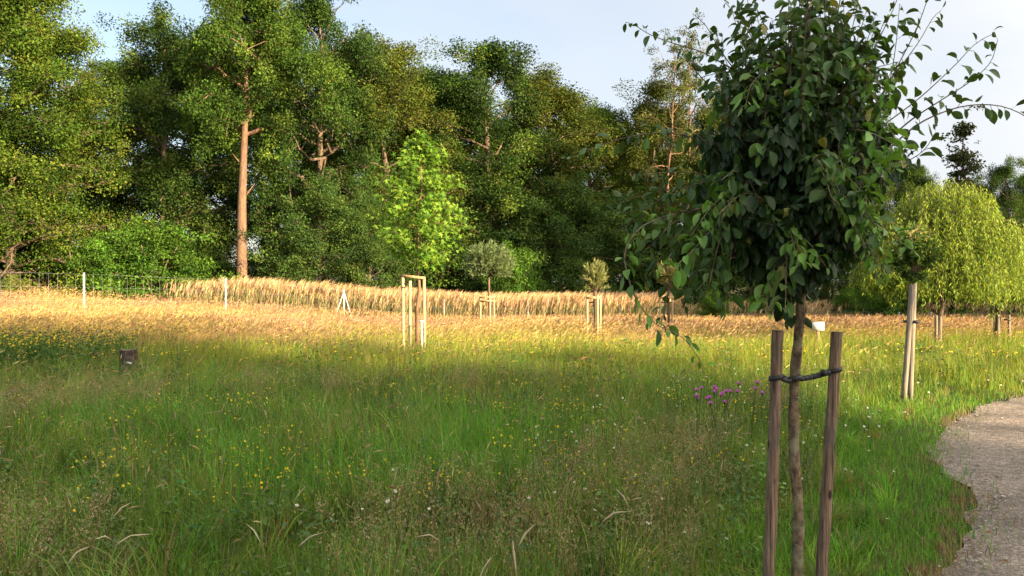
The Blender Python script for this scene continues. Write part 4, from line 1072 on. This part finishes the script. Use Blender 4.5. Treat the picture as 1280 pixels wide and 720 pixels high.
    for (P, kind, r0, sp, size) in shoots:
        pts, L = smooth_poly(P, max(6, int(len(P) * 4)))
        k = len(pts)
        T.tube(pts, np.linspace(r0, 0.0012, k), 5, cap=False)
        n = max(3, int(L * (0.9 if kind != 3 else 1.0) / sp))
        s0 = 0.12 if kind == 3 else 0.22
        s = np.linspace(s0, 1.0, n) + r.normal(0, 0.2 / n, n); s = np.clip(s, 0, 1)
        B = np.stack([np.interp(s, np.linspace(0, 1, k), pts[:, j]) for j in range(3)], 1)
        tn = norm(np.stack([np.interp(s, np.linspace(0, 1, k), np.gradient(pts, axis=0)[:, j]) for j in range(3)], 1))
        ph = np.arange(n) * 2.4 + r.random() * 6 + r.normal(0, 0.9, n)
        u = norm(np.cross(tn, [0.31, 0.2, 0.93])); v = np.cross(tn, u)
        rad_ = u * np.cos(ph)[:, None] + v * np.sin(ph)[:, None]
        d0 = norm(rad_ + tn * (0.55 if kind != 3 else 0.2) + np.array([0, 0, 0.12]) + (np.array([0, 0, -0.45]) if kind == 3 else 0))
        Ln = (0.038 + 0.036 * r.random(n)) * size * np.where(s > 0.9, 0.65, 1.0)
        if kind in (0, 2): Ln = 0.86 * (0.050 + 0.034 * r.random(n)) * size * np.where(s > 0.9, 0.65, 1.0)
        Wd = Ln * (0.40 + 0.16 * r.random(n))
        if kind == 3: Wd *= 1.05
        up = norm(np.array([0, 0, 1.0]) * np.ones((n, 1)) + r.normal(size=(n, 3)) * 1.0)
        bad = np.abs((up * d0).sum(1)) > 0.9; up[bad] += np.array([0.8, 0.3, 0])
        droop = (0.3 + 1.5 * r.random(n)) if kind != 3 else (0.5 + 1.7 * r.random(n))
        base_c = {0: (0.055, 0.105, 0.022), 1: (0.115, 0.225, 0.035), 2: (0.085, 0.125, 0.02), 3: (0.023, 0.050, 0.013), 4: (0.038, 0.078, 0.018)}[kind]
        col = np.array(base_c) * (1 + 0.2 * r.normal(size=(n, 1))).clip(0.55, 1.6) * (1 + 0.06 * r.normal(size=(n, 3)))
        yl = r.random(n) < (0.02 if kind != 3 else 0.006); col[yl] = np.array([0.20, 0.19, 0.04])
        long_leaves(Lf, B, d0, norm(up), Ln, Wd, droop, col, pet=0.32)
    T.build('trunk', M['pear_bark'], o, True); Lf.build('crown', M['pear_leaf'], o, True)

    # stakes with a slightly irregular round section
    def stake(name, a, b, rad, mat, label, group, seed):
        a = np.asarray(a); b = np.asarray(b)
        s = thing(name, a, label, 'stake', group)
        rr = np.random.default_rng(seed); n = 26; t = np.linspace(0, 1, n)
        P = (b - a) * t[:, None] + rr.normal(size=(n, 3)) * [0.0012, 0.0012, 0]
        m = MB(); m.tube(P, rad * (1 + 0.02 * rr.normal(size=n)) * (1 - 0.06 * t), 16, wob=0.012, seed=seed)
        m.build('shaft', mat, s, True)
        c = MB(); tn = norm(b - a); e = (b - a)
        c.tube([e + tn * 0.0005, e + tn * 0.004], [rad * 0.93, rad * 0.88], 16); c.build('cut_top', M['soil_wood'], s)
        return s
    g = 'brown stakes of the near tree'
    sL = (at(958.5, 822, PEAR_Y - 0.02), at(972.5, 414, PEAR_Y - 0.02)); sR = (at(1022, 822, PEAR_Y + 0.03), at(1046.5, 416, PEAR_Y + 0.03))
    for s in (sL, sR): s[0][2] = float(ground(s[0][0], s[0][1])) - 0.05
    stake('tree_stake', *sL, 0.0250, M['stake'], 'brown weathered stake left of the near trunk', g, 1)
    stake('tree_stake', *sR, 0.0250, M['stake'], 'brown weathered stake right of the near trunk', g, 2)
    # rubber tie: strap round each stake and round the trunk
    tie = thing('tree_tie', at(995, 475, PEAR_Y), 'black rubber strap tying the near trunk to its two stakes', 'strap')
    off = np.array(tie.location)
    def ring(px, py, Y, rad, h=0.020, name='loop'):
        c = at(px, py, Y) - off; m = MB(); k = 20; V = []; Q = []
        for j in range(k):
            a = 2 * math.pi * j / k
            for (rr, zz) in ((rad, -h / 2), (rad + 0.004, -h / 2), (rad + 0.004, h / 2), (rad, h / 2)):
                V.append(c + [rr * math.cos(a), rr * math.sin(a), zz + 0.006 * math.cos(a + 0.5)])
            n = (j + 1) % k
            for e in range(4): Q.append((j * 4 + e, n * 4 + e, n * 4 + (e + 1) % 4, j * 4 + (e + 1) % 4))
        m.add(V, Q); return m.build(name, M['rubber'], tie, True)
    ring(970.4, 472, PEAR_Y - 0.02, 0.0262); ring(994.2, 473, PEAR_Y, 0.0255); ring(1043.8, 463, PEAR_Y + 0.03, 0.0262)
    def strap(a, b, name='strap'):
        m = MB()
        for dy in (-0.012, 0.010):
            p = a + [0, dy, 0]; q = b + [0, dy, 0]; t = np.linspace(0, 1, 8)[:, None]
            P = p * (1 - t) + q * t; P[:, 2] -= 0.004 * np.sin(np.linspace(0, math.pi, 8))
            for i in range(7): m.bar(P[i], P[i + 1] + (P[i + 1] - P[i]) * 0.05, 0.004, 0.019)
        m.build(name, M['rubber'], tie)
    strap(at(977.5, 473.5, PEAR_Y - 0.02) - off, at(989, 476, PEAR_Y - 0.01) - off)
    strap(at(999, 474, PEAR_Y) - off, at(1037, 465, PEAR_Y + 0.02) - off)
    for (px, py) in ((981, 473.5), (1030, 466)):                     # buckles
        m = MB(); m.box(at(px, py, PEAR_Y - 0.003) - off, (0.013, 0.034, 0.026)); m.build('buckle', M['rubber'], tie)

# ------------------------------------------------------------------ other young trees and their frames
def stake_part(root, a, b, rad, mat, name='stake', k=10):
    m = MB(); a = np.asarray(a); b = np.asarray(b); t = np.linspace(0, 1, 6)[:, None]
    m.tube(a * (1 - t) + b * t, rad, k, wob=0.02, seed=int(abs(a[0]) * 100)); return m.build(name, mat, root, True)

def star_leaves(mb, P, d, up, L, col):
    """five pointed leaves"""
    n = len(P); d = norm(d); sd = norm(np.cross(d, up)); nn = np.cross(sd, d)
    ang = np.array([-150, -125, -82, -60, -32, -14, 0, 14, 32, 60, 82, 125, 150]) * math.pi / 180
    rad = np.array([0.25, 0.62, 0.32, 0.92, 0.40, 0.8, 1.05, 0.8, 0.40, 0.92, 0.32, 0.62, 0.25]); rad[[5, 7]] = 0.62
    c = P + d * (L * 0.45)[:, None]
    V = [c]
    for a, q in zip(ang, rad):
        V.append(c + (d * math.cos(a) + sd * math.sin(a)) * (L * q * 0.62)[:, None] - nn * (L * 0.12 * q * q)[:, None])
    V = np.stack(V, 1); m = V.shape[1]; b = (np.arange(n) * m)[:, None]
    T = np.concatenate([np.concatenate([b, b + k, b + k + 1], 1) for k in range(1, m - 1)])
    mb.add(V.reshape(-1, 3), None, T, np.repeat(col, m, 0))

def build_young_trees():
    r = np.random.default_rng(5)
    # --- bright sweetgum
    Y = 16.0; b = gnd(520, Y)
    o = thing('sweetgum_tree', b, 'bright yellow green young tree with star shaped leaves in a wooden frame', 'tree')
    T = MB(); Lf = MB(); H = EYE + (350 - 172) / F * Y - b[2]
    tp = curve(np.zeros(3), np.array([0.12, 0, H * 0.97]), 0, 10, r, 0.004)
    T.tube(tp, np.linspace(0.045, 0.008, 10), 8)
    P_ = []; D_ = []
    for i in range(46):
        t = (i + 0.5) / 46; z = 2.0 + (H - 2.0) * t * 0.97; az = i * 2.4 + r.normal() * 0.3
        w = 0.95 * np.interp(t, [0, 0.12, 0.35, 0.6, 0.85, 1], [0.62, 0.85, 1.0, 0.85, 0.48, 0.12]) * (0.75 + 0.35 * r.random())
        a = np.array([0.12 * z / H, 0, z - w * 0.35]); a[2] = max(a[2], 1.75)
        e = np.array([0.12 * z / H + math.cos(az) * w, math.sin(az) * w, z + 0.08 * r.normal()])
        P = curve(a, e, 0.06, 6, r, 0.02); T.tube(P, np.linspace(0.012, 0.003, 6), 5, cap=False)
        for s in np.linspace(0.35, 1.0, 17):
            p = np.array([np.interp(s, np.linspace(0, 1, 6), P[:, j]) for j in range(3)])
            for q in range(4):
                P_.append(p + r.normal(size=3) * [0.10, 0.10, 0.09]); D_.append(norm(e - a) * 0.5 + r.normal(size=3) * [0.8, 0.8, 0.4] + [0, 0, -0.5])
    P_ = np.array(P_); D_ = np.array(D_); n = len(P_)
    up = norm(r.normal(size=(n, 3)) * 0.6 + np.array([0.2, -0.5, 0.8]))
    col = np.array([(0.14, 0.25, 0.025), (0.19, 0.29, 0.035), (0.10, 0.20, 0.02), (0.06, 0.135, 0.016)])[r.integers(0, 4, n)] * (1 + 0.15 * r.normal(size=(n, 1)))
    star_leaves(Lf, P_, D_, up, 0.09 + 0.07 * r.random(n), col)
    T.build('trunk', M['tan_bark'], o, True); Lf.build('crown', M['bright_leaf'], o)
    # its frame: three peeled stakes, a lath and dark ties
    f = thing('stake_frame', b, 'tall frame of three peeled stakes around the bright star leaved tree', 'tree support')
    def L3(px, py, dy=0.0):
        p = at(px, py, Y); p[1] += dy; return p - b
    stake_part(f, L3(504.5, 452), L3(503.5, 344), 0.032, M['new_stake']); stake_part(f, L3(514.5, 452, -0.35), L3(515.5, 351, -0.35), 0.032, M['new_stake'])
    stake_part(f, L3(530.5, 452), L3(530, 346), 0.032, M['new_stake'])
    m = MB(); m.bar(L3(503, 344.5, -0.035), L3(531, 347.5, -0.035), 0.03, 0.05); m.build('rail', M['lath'], f)
    m = MB(); m.bar(L3(503, 351.5, 0.04), L3(532, 355, 0.04), 0.02, 0.03); m.bar(L3(508, 354, -0.32), L3(519, 358, 0.0), 0.02, 0.03); m.build('tie', M['rubber'], f)
    # white tag on a peg in front of the frame
    t0 = gnd(527.5, 15.4); tg = thing('plant_label', t0, 'small white T shaped plant label on a peg at the right stake of the frame', 'label')
    m = MB(); m.bar([0, 0, -0.05], at(527, 401, 15.4) - t0, 0.03, 0.012); m.build('peg', M['white_paint'], tg)
    m = MB(); m.box(at(526.5, 401.5, 15.38) - t0, (0.095, 0.012, 0.028)); m.build('plate', M['white_paint'], tg)

    # --- small pollard willows with frames
    def ball(px, Yd, py_c, rpx, rpy, base_y, stakes, top_y, rails, cols, nleaf, lab, flab, name, upr=0.2, ll=0.11, lw=0.016, trunk=0.03, back=0.0):
        b = gnd(px, Yd); o = thing(name, b, lab, 'tree')
        c = at(px, py_c, Yd) - b; Rx = rpx / F * Yd; Rz = rpy / F * Yd
        T = MB(); T.tube(curve(np.zeros(3), c - [0, 0, Rz * 0.55], 0, 6, r, 0.004), np.linspace(trunk, trunk * 0.85, 6), 8)
        Lf = MB(); hub = c - [0, 0, Rz * 0.55]
        n0 = nleaf // 22
        d = norm(r.normal(size=(n0, 3)) + [0, 0, 0.35 + upr]); d = d[d[:, 2] > -0.55]; n0 = len(d)
        ln = (0.7 + 0.42 * r.random(n0))
        PP = []; DD = []
        for q in range(n0):
            e = c + d[q] * [Rx, Rx, Rz] * ln[q]
            P = curve(hub, e, 0.05, 4, r, 0.02); T.tube(P, np.linspace(0.008, 0.002, 4), 3, cap=False)
            s = 0.35 + 0.65 * r.random(22); a = np.stack([np.interp(s, np.linspace(0, 1, 4), P[:, j]) for j in range(3)], 1)
            PP.append(a + r.normal(size=(22, 3)) * 0.02); DD.append(norm(e - hub) * (0.9 + upr) + r.normal(size=(22, 3)) * 0.7)
        PP = np.concatenate(PP); DD = np.concatenate(DD); n = len(PP)
        col = np.asarray(cols)[r.integers(0, len(cols), n)] * (1 + 0.2 * r.normal(size=(n, 1))).clip(0.5, 1.6)
        sc = max(1.0, Yd / 18)
        leaf_faces(Lf, PP, DD, norm(r.normal(size=(n, 3)) + [0, -0.3, 0.5]), ll * (0.7 + 0.6 * r.random(n)), lw * sc * (0.8 + 0.5 * r.random(n)), col)
        T.build('trunk', M['forest_bark'], o, True); Lf.build('crown', M['leaf'], o)
        f = thing('stake_frame', b, flab, 'tree support')
        for (sx, dyy) in stakes:
            p = at(sx, top_y, Yd) - b; p[1] += dyy; q = p.copy(); q[2] = -0.1
            stake_part(f, q, p, 0.03, M['new_stake'], k=8)
        m = MB()
        for (xa, xb, yy) in rails:
            pa, pb = at(xa, yy, Yd) - b, at(xb, yy, Yd) - b; pa[1] -= 0.04; pb[1] -= 0.04; m.bar(pa, pb, 0.025, 0.06)
        m.build('rail', M['lath'], f)
        m = MB(); pa, pb = at(rails[0][0], rails[0][2] + 6, Yd) - b, at(rails[0][1], rails[0][2] + 6, Yd) - b; pa[1] += 0.035; pb[1] += 0.035; m.bar(pa, pb, 0.02, 0.03); m.build('tie', M['rubber'], f)
    ball(611, 28, 331, 31, 27, 400, [(600.5, 0), (617.5, 0), (613, -0.4)], 369, [(599.5, 619, 371.5), (599.5, 619, 376)], [(0.12, 0.17, 0.07), (0.09, 0.14, 0.055), (0.17, 0.21, 0.085)], 9000,
         'round grey green ball shaped willow on a thin trunk', 'stake frame with dark rails under the ball shaped willow', 'ball_willow', 0.1, 0.15, 0.02, 0.045)
    ball(744, 21, 351, 17, 24, 418, [(734, 0), (750.5, 0), (745.5, -0.3)], 369, [(733, 751.5, 372)], [(0.18, 0.21, 0.06), (0.13, 0.16, 0.045), (0.28, 0.29, 0.15), (0.20, 0.19, 0.06)], 3200,
         'sparse silvery olive young willow with upright twigs', 'stake frame with an orange rail under the sparse silvery willow', 'silvery_willow', 0.8, 0.11, 0.017, 0.05)
    ball(836, 22, 350, 17, 23, 415, [(825, 0), (840.5, 0)], 368, [(824, 841.5, 372)], [(0.20, 0.19, 0.05), (0.14, 0.15, 0.045), (0.24, 0.2, 0.08)], 1500,
         'young olive tree half hidden behind the drooping leafy shoot', 'stake frame half hidden behind the drooping leafy shoot', 'young_olive_willow', 0.7, 0.11, 0.017, 0.04)

    # --- second young tree with two grey stakes, ten metres off
    Y = 10.0; b = gnd(1136, Y)
    o = thing('young_linden_tree', b, 'small dark round headed young tree between two grey stakes by the path bend', 'tree')
    T = MB(); c = at(1140, 318, Y) - b
    T.tube(curve(np.array([0.035, 0.14, 0]), c - [0, 0, 0.25], 0, 8, r, 0.004), np.linspace(0.022, 0.016, 8), 8)
    PP = []; DD = []
    for k in range(120):
        d = norm(r.normal(size=3) + [0, 0, 0.15]); e = c + d * [0.30, 0.30, 0.37] * (0.7 + 0.4 * r.random())
        P = curve(c - [0, 0, 0.28], e, 0.08, 5, r, 0.03); T.tube(P, np.linspace(0.007, 0.0015, 5), 4, cap=False)
        s = 0.4 + 0.6 * r.random(20); a = np.stack([np.interp(s, np.linspace(0, 1, 5), P[:, j]) for j in range(3)], 1)
        PP.append(a); DD.append(norm(r.normal(size=(20, 3)) + d * 0.6 + [0, 0, -0.3]))
    PP = np.concatenate(PP); DD = np.concatenate(DD); n = len(PP)
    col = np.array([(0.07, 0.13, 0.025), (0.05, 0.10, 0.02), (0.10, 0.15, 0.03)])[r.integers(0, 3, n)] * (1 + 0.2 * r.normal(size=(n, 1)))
    lit_tips = (PP[:, 2] > c[2] + 0.2) & (r.random(n) < 0.5); col[lit_tips] = np.array([0.34, 0.32, 0.13]) * (0.7 + 0.5 * r.random((lit_tips.sum(), 1)))  # pale tips, with the sunlit crown top painted into their colour
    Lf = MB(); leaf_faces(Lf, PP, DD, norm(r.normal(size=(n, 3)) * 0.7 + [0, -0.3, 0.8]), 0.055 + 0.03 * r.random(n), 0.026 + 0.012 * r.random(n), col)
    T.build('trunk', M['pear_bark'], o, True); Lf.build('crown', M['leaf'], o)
    g = 'grey stakes by the path bend'
    for (xb, xt, ty, dy, lab) in ((1129.5, 1140.5, 356, -0.12, 'grey leaning stake at the front of the small round headed tree'), (1138, 1142.5, 352, 0.06, 'grey upright stake behind the leaning one at the round headed tree')):
        a = at(xb, 512, Y + dy); a[2] = -0.05; e = at(xt, ty, Y + dy)
        s = thing('tree_stake', a, lab, 'stake', g); stake_part(s, np.zeros(3), e - a, 0.035, M['grey_stake'], 'shaft', 12)
    t_ = thing('tree_tie', at(1138, 402, Y), 'dark strap binding the two grey stakes together', 'strap'); m = MB()
    cc = np.zeros(3); k = 18
    V = []; Q = []
    for j in range(k):
        a = 2 * math.pi * j / k
        for (dr, dz) in ((0, -0.016), (0.006, -0.016), (0.006, 0.016), (0, 0.016)):
            V.append([(0.070 + dr) * math.cos(a) + 0.0, (0.145 + dr) * math.sin(a) - 0.03, dz])
        nn = (j + 1) % k
        for e in range(4): Q.append((j * 4 + e, nn * 4 + e, nn * 4 + (e + 1) % 4, j * 4 + (e + 1) % 4))
    m.add(V, Q); m.build('loop', M['rubber'], t_)

    # --- weeping willows
    def willow(px, Yd, crown, lab, nstr, seed, name='weeping_willow', leafn=26):
        r = np.random.default_rng(seed)
        b = gnd(px, Yd); o = thing(name, b, lab, 'tree', 'weeping willows on the right')
        T = MB(); Lf = MB(); PP = []; DD = []
        fork = np.array([0, 0, 1.9]); T.tube(curve(np.zeros(3), fork, 0, 6, r, 0.01), np.linspace(0.075, 0.06, 6), 9)
        for k in range(nstr):
            cx, py0, rx, hmin = crown[r.integers(len(crown))]
            c = at(cx, py0, Yd) - b
            a = r.random() * 6.28; q = math.sqrt(r.random()); Rr = rx / F * Yd
            ex = c[0] + math.cos(a) * q * Rr; ey = math.sin(a) * q * Rr * 0.9
            ez = c[2] - 0.45 * Rr * q ** 2.2 - 0.55 * Rr * fnoise(np.array([a * 1.6 + cx]), np.array([q * 3.0]), seed)[0] * r.random()
            apex = np.array([ex, ey, ez])
            if k % 9 == 0:
                T.tube(curve(fork, apex, 0.12, 7, r, 0.02), np.linspace(0.03, 0.006, 7), 5, cap=False)
            Lg = (0.25 + 0.75 * fnoise(np.array([a * 2.2 + cx]), np.array([q * 2.0]), seed + 5)[0] * (0.6 + 0.7 * r.random())) * max(ez - hmin, 0.6)
            out = np.array([math.cos(a), math.sin(a), 0]) * (0.18 + 0.2 * r.random()) * Rr * 0.5
            s = np.linspace(0, 1, 6)[:, None]
            P = apex + out * (1 - (1 - s) ** 2) - np.array([0, 0, 1]) * Lg * s ** 1.25 + r.normal(size=(6, 3)) * 0.02
            T.tube(P, np.linspace(0.004, 0.0015, 6), 3, cap=False)
            m = int(leafn * Lg / 0.9) + 6
            t = r.random(m); p = np.stack([np.interp(t, s[:, 0], P[:, j]) for j in range(3)], 1)
            PP.append(p + r.normal(size=(m, 3)) * 0.03); DD.append(r.normal(size=(m, 3)) * [0.55, 0.55, 0.3] + [0, 0, -0.9])
        PP = np.concatenate(PP); DD = np.concatenate(DD); n = len(PP)
        col = np.array([(0.21, 0.31, 0.04), (0.26, 0.35, 0.05), (0.14, 0.22, 0.03), (0.32, 0.38, 0.065), (0.09, 0.15, 0.028)])[r.integers(0, 5, n)] * (1 + 0.2 * r.normal(size=(n, 1))).clip(0.5, 1.6)
        leaf_faces(Lf, PP, DD, norm(r.normal(size=(n, 3)) * 0.8 + [0.2, -0.5, 0.4]), 0.075 + 0.06 * r.random(n), 0.016 + 0.009 * r.random(n), col)
        T.build('trunk', M['forest_bark'], o, True); Lf.build('crown', M['bright_leaf'], o)
        return b
    b = willow(1173, 18, [(1150, 248, 60, 1.0), (1182, 222, 55, 0.9), (1215, 258, 55, 0.75), (1180, 290, 75, 0.8), (1130, 310, 42, 1.2), (1105, 318, 36, 1.3)], 'large golden green weeping willow behind the second young tree', 1500, 61)
    for (px, dy, lab) in ((1170.5, -0.10, 'left short dark stake against the large willow trunk'), (1175.5, -0.06, 'right short dark stake against the large willow trunk')):
        a = gnd(px, 18 + dy); s = thing('tree_stake', a, lab, 'stake', 'stakes of the large willow'); stake_part(s, [0, 0, -0.05], at(px, 394, 18 + dy) - a, 0.035, M['grey_stake'], 'shaft')
    b = willow(1247, 20, [(1262, 300, 42, 0.8), (1245, 312, 40, 0.9), (1290, 320, 36, 0.8)], 'smaller weeping willow at the right edge of the picture', 700, 62)
    f = thing('stake_frame', b, 'three dark stakes in a frame under the smaller weeping willow', 'tree support')
    for (px, dy) in ((1242, -0.2), (1249.5, 0.2), (1254, -0.25)):
        q = at(px, 393, 20) - b; q[1] += dy; p = q.copy(); p[2] = -0.05; stake_part(f, p, q, 0.032, M['grey_stake'])
    m = MB(); m.bar(at(1248, 399, 20) - b + [0, -0.22, 0], at(1255, 399, 20) - b + [0, -0.29, 0], 0.02, 0.04); m.build('tie', M['rubber'], f)

# ------------------------------------------------------------------ fence, sign, stump
def build_fence():
    posts = [(-90, 27, 335), (105, 30, 341), (282, 34, 348), (430, 37.5, 362), (555, 40, 374), (660, 42, 377), (775, 43, 382), (885, 43, 386), (1000, 43, 388), (1124, 42, 390), (1164, 41.5, 390), (1290, 41, 390)]
    o = thing('wire_fence', gnd(105, 30), 'wire mesh fence on thin pale posts in front of the forest and reeds', 'fence')
    off = np.array(o.location)
    tops = []
    for i, (px, Y, ty) in enumerate(posts):
        g = gnd(px, Y); t = at(px, ty, Y)
        m = MB()
        w = 0.055 if i < 4 else 0.045
        m.bar(g - off - [0, 0, 0.1], t - off, w, w * 0.7)
        p = m.build('post', M['white_paint'] if i < 4 else M['galv'], o)
        tops.append((g - off, t - off))
    # two braces leaning on the corner post
    g, t = tops[3]
    for dx in (-0.55, 0.42):
        m = MB(); e = g + [dx, 0.05, 0]; m.bar(e, t - [0, 0, 0.08], 0.035, 0.03); m.build('brace', M['white_paint'], o)
    m = MB()
    for (g0, t0), (g1, t1) in zip(tops[:-1], tops[1:]):
        L = np.linalg.norm(g1 - g0); n = int(L / 0.30); fw = 0.0035
        for f in (0.16, 0.43, 0.70, 0.97):
            m.bar(g0 + (t0 - g0) * f + [0, 0.03, 0], g1 + (t1 - g1) * f + [0, 0.03, 0], fw, fw)
        for k in range(1, n):
            s = k / n; a = g0 * (1 - s) + g1 * s; b = t0 * (1 - s) + t1 * s
            m.bar(a + (b - a) * 0.1 + [0, 0.03, 0], a + (b - a) * 0.97 + [0, 0.03, 0], fw, fw)
    m.build('wire_mesh', M['galv'], o)

def build_sign():
    Y = 18.0; g = gnd(1023, Y)
    o = thing('notice_board', g, 'small blank white board on a thin wooden post behind the near tree', 'sign')
    m = MB(); m.bar([0, 0.02, -0.1], at(1023, 404, Y) - g + [0, 0.02, 0], 0.06, 0.045); m.build('post', M['new_stake'], o)
    m = MB(); m.box(at(1023, 407.8, Y) - g + [0, -0.012, 0], (0.275, 0.018, 0.20)); m.build('board', M['white_paint'], o)

def build_stump():
    Y = 12.3; g = gnd(160, Y)
    o = thing('timber_stump', g, 'dark cracked timber stump standing in the grass among yellow flowers', 'stump')
    r = np.random.default_rng(9); m = MB(); H = EYE + (350 - 433) / F * Y - g[2]
    n = 7; k = 22; ang = np.arange(k) / k * 2 * math.pi
    V = []; Q = []
    cr = 1 - 0.10 * (r.random(k) < 0.25) + 0.03 * r.normal(size=k)
    for i in range(n):
        z = H * i / (n - 1) - 0.05; rr = (0.140 - 0.016 * i / n) * cr * (1 + 0.012 * r.normal(size=k))
        zz = z + (0.006 * np.sin(ang * 2 + 1) + 0.008 * r.normal(size=k) if i == n - 1 else 0)
        V += [[math.cos(a) * q, math.sin(a) * q * 0.9, float(w)] for a, q, w in zip(ang, rr, np.broadcast_to(zz, (k,)))]
    for i in range(n - 1):
        for j in range(k): Q.append((i * k + j, i * k + (j + 1) % k, (i + 1) * k + (j + 1) % k, (i + 1) * k + j))
    m.add(V, Q); m.build('trunk', M['stump'], o)
    c = MB(); top = np.array(V[(n - 1) * k:]); cen = top.mean(0) - [0, 0, 0.012]
    c.add(np.concatenate([top * [0.99, 0.99, 1] - [0, 0, 0.002], [cen]]), None, [(j, (j + 1) % k, k) for j in range(k)]); c.build('cut_top', M['soil_wood'], o)
    c = MB(); c.box([0.01, -0.139, H * 0.55], (0.085, 0.006, 0.03)); t = c.build('tag', M['white_paint'], o); t.rotation_euler = (0, R(14), 0)

# ------------------------------------------------------------------ light, sky, camera
SUN_EL, SUN_B = 15.5, 50.0                # elevation; bearing from straight behind towards the right
def build_light():
    w = bpy.data.worlds.new('World'); scene.world = w; w.use_nodes = True
    nt = w.node_tree; N = nt.nodes; L = nt.links; N.clear()
    out = N.new('ShaderNodeOutputWorld'); bg = N.new('ShaderNodeBackground'); bg.inputs['Strength'].default_value = 0.072
    sk = N.new('ShaderNodeTexSky'); sk.sky_type = 'NISHITA'; sk.sun_disc = False
    sk.sun_elevation = R(SUN_EL); sk.sun_rotation = R(180 - SUN_B)
    sk.air_density = 1.0; sk.dust_density = 2.0; sk.ozone_density = 1.0; sk.altitude = 50
    # thin high cloud veil over the sky, thicker towards the right
    tc = N.new('ShaderNodeTexCoord'); mp = N.new('ShaderNodeMapping'); mp.inputs['Scale'].default_value = (1.2, 1.2, 3.5)
    L.new(tc.outputs['Generated'], mp.inputs['Vector'])
    nz = N.new('ShaderNodeTexNoise'); nz.inputs['Scale'].default_value = 1.6; nz.inputs['Detail'].default_value = 6; nz.inputs['Roughness'].default_value = 0.55
    L.new(mp.outputs[0], nz.inputs['Vector'])
    sp = N.new('ShaderNodeSeparateXYZ'); L.new(tc.outputs['Generated'], sp.inputs[0])
    ma = N.new('ShaderNodeMath'); ma.operation = 'MULTIPLY_ADD'; ma.inputs[1].default_value = 0.55; L.new(sp.outputs[0], ma.inputs[0]); L.new(nz.outputs['Fac'], ma.inputs[2])
    mr = N.new('ShaderNodeMapRange'); mr.inputs['From Min'].default_value = 0.15; mr.inputs['From Max'].default_value = 0.80
    mr.inputs['To Min'].default_value = 0.22; mr.inputs['To Max'].default_value = 0.95; L.new(ma.outputs[0], mr.inputs['Value'])
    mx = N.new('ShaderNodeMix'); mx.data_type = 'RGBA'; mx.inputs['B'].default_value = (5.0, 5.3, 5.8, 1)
    # veil made brighter towards the sun behind the camera, added to lift the shade
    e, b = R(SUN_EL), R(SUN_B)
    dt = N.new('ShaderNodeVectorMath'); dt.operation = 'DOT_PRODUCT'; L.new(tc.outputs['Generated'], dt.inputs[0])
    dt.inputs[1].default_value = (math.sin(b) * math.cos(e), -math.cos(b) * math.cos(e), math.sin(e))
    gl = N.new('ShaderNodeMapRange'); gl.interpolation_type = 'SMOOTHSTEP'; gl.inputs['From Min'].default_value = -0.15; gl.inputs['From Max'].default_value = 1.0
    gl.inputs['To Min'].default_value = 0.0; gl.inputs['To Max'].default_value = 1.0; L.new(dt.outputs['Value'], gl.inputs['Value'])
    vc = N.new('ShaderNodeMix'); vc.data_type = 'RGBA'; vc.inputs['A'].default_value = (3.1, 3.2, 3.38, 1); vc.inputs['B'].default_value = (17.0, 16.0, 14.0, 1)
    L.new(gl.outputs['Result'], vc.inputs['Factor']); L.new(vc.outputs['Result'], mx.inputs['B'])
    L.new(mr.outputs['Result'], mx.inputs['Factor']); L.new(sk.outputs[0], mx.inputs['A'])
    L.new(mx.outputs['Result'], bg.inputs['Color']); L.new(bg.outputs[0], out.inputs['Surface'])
    s = bpy.data.lights.new('sun', 'SUN'); s.energy = 5.0; s.angle = R(0.5); s.color = (1.0, 0.79, 0.50)
    o = bpy.data.objects.new('sun', s); COL.objects.link(o)
    from mathutils import Vector
    d = Vector((math.sin(b) * math.cos(e), -math.cos(b) * math.cos(e), math.sin(e)))
    o.rotation_euler = d.to_track_quat('Z', 'Y').to_euler(); o.location = (30, -30, 40)

def build_camera():
    c = bpy.data.cameras.new('camera'); c.sensor_width = 36; c.lens = 36 * F / 1280; c.clip_end = 3000; c.clip_start = 0.05
    o = bpy.data.objects.new('camera', c); COL.objects.link(o); o.location = (0, 0, EYE)
    o.rotation_euler = (R(90) - math.atan((360 - HOR) / F), 0, 0); scene.camera = o

build_ground(); build_path(); build_grass(); build_flowers(); build_reeds()
build_forest(); build_pear(); build_young_trees(); build_fence(); build_sign(); build_stump()
build_light(); build_camera()

vs = scene.view_settings; vs.view_transform = 'Standard'; vs.look = 'None'; vs.exposure = 2.02; vs.gamma = 1.0; vs.use_curve_mapping = False
DENOISE = True
cy = scene.cycles
cy.max_bounces = 5; cy.diffuse_bounces = 3; cy.glossy_bounces = 2; cy.transmission_bounces = 3; cy.transparent_max_bounces = 4
cy.use_denoising = DENOISE; cy.sample_clamp_indirect = 4
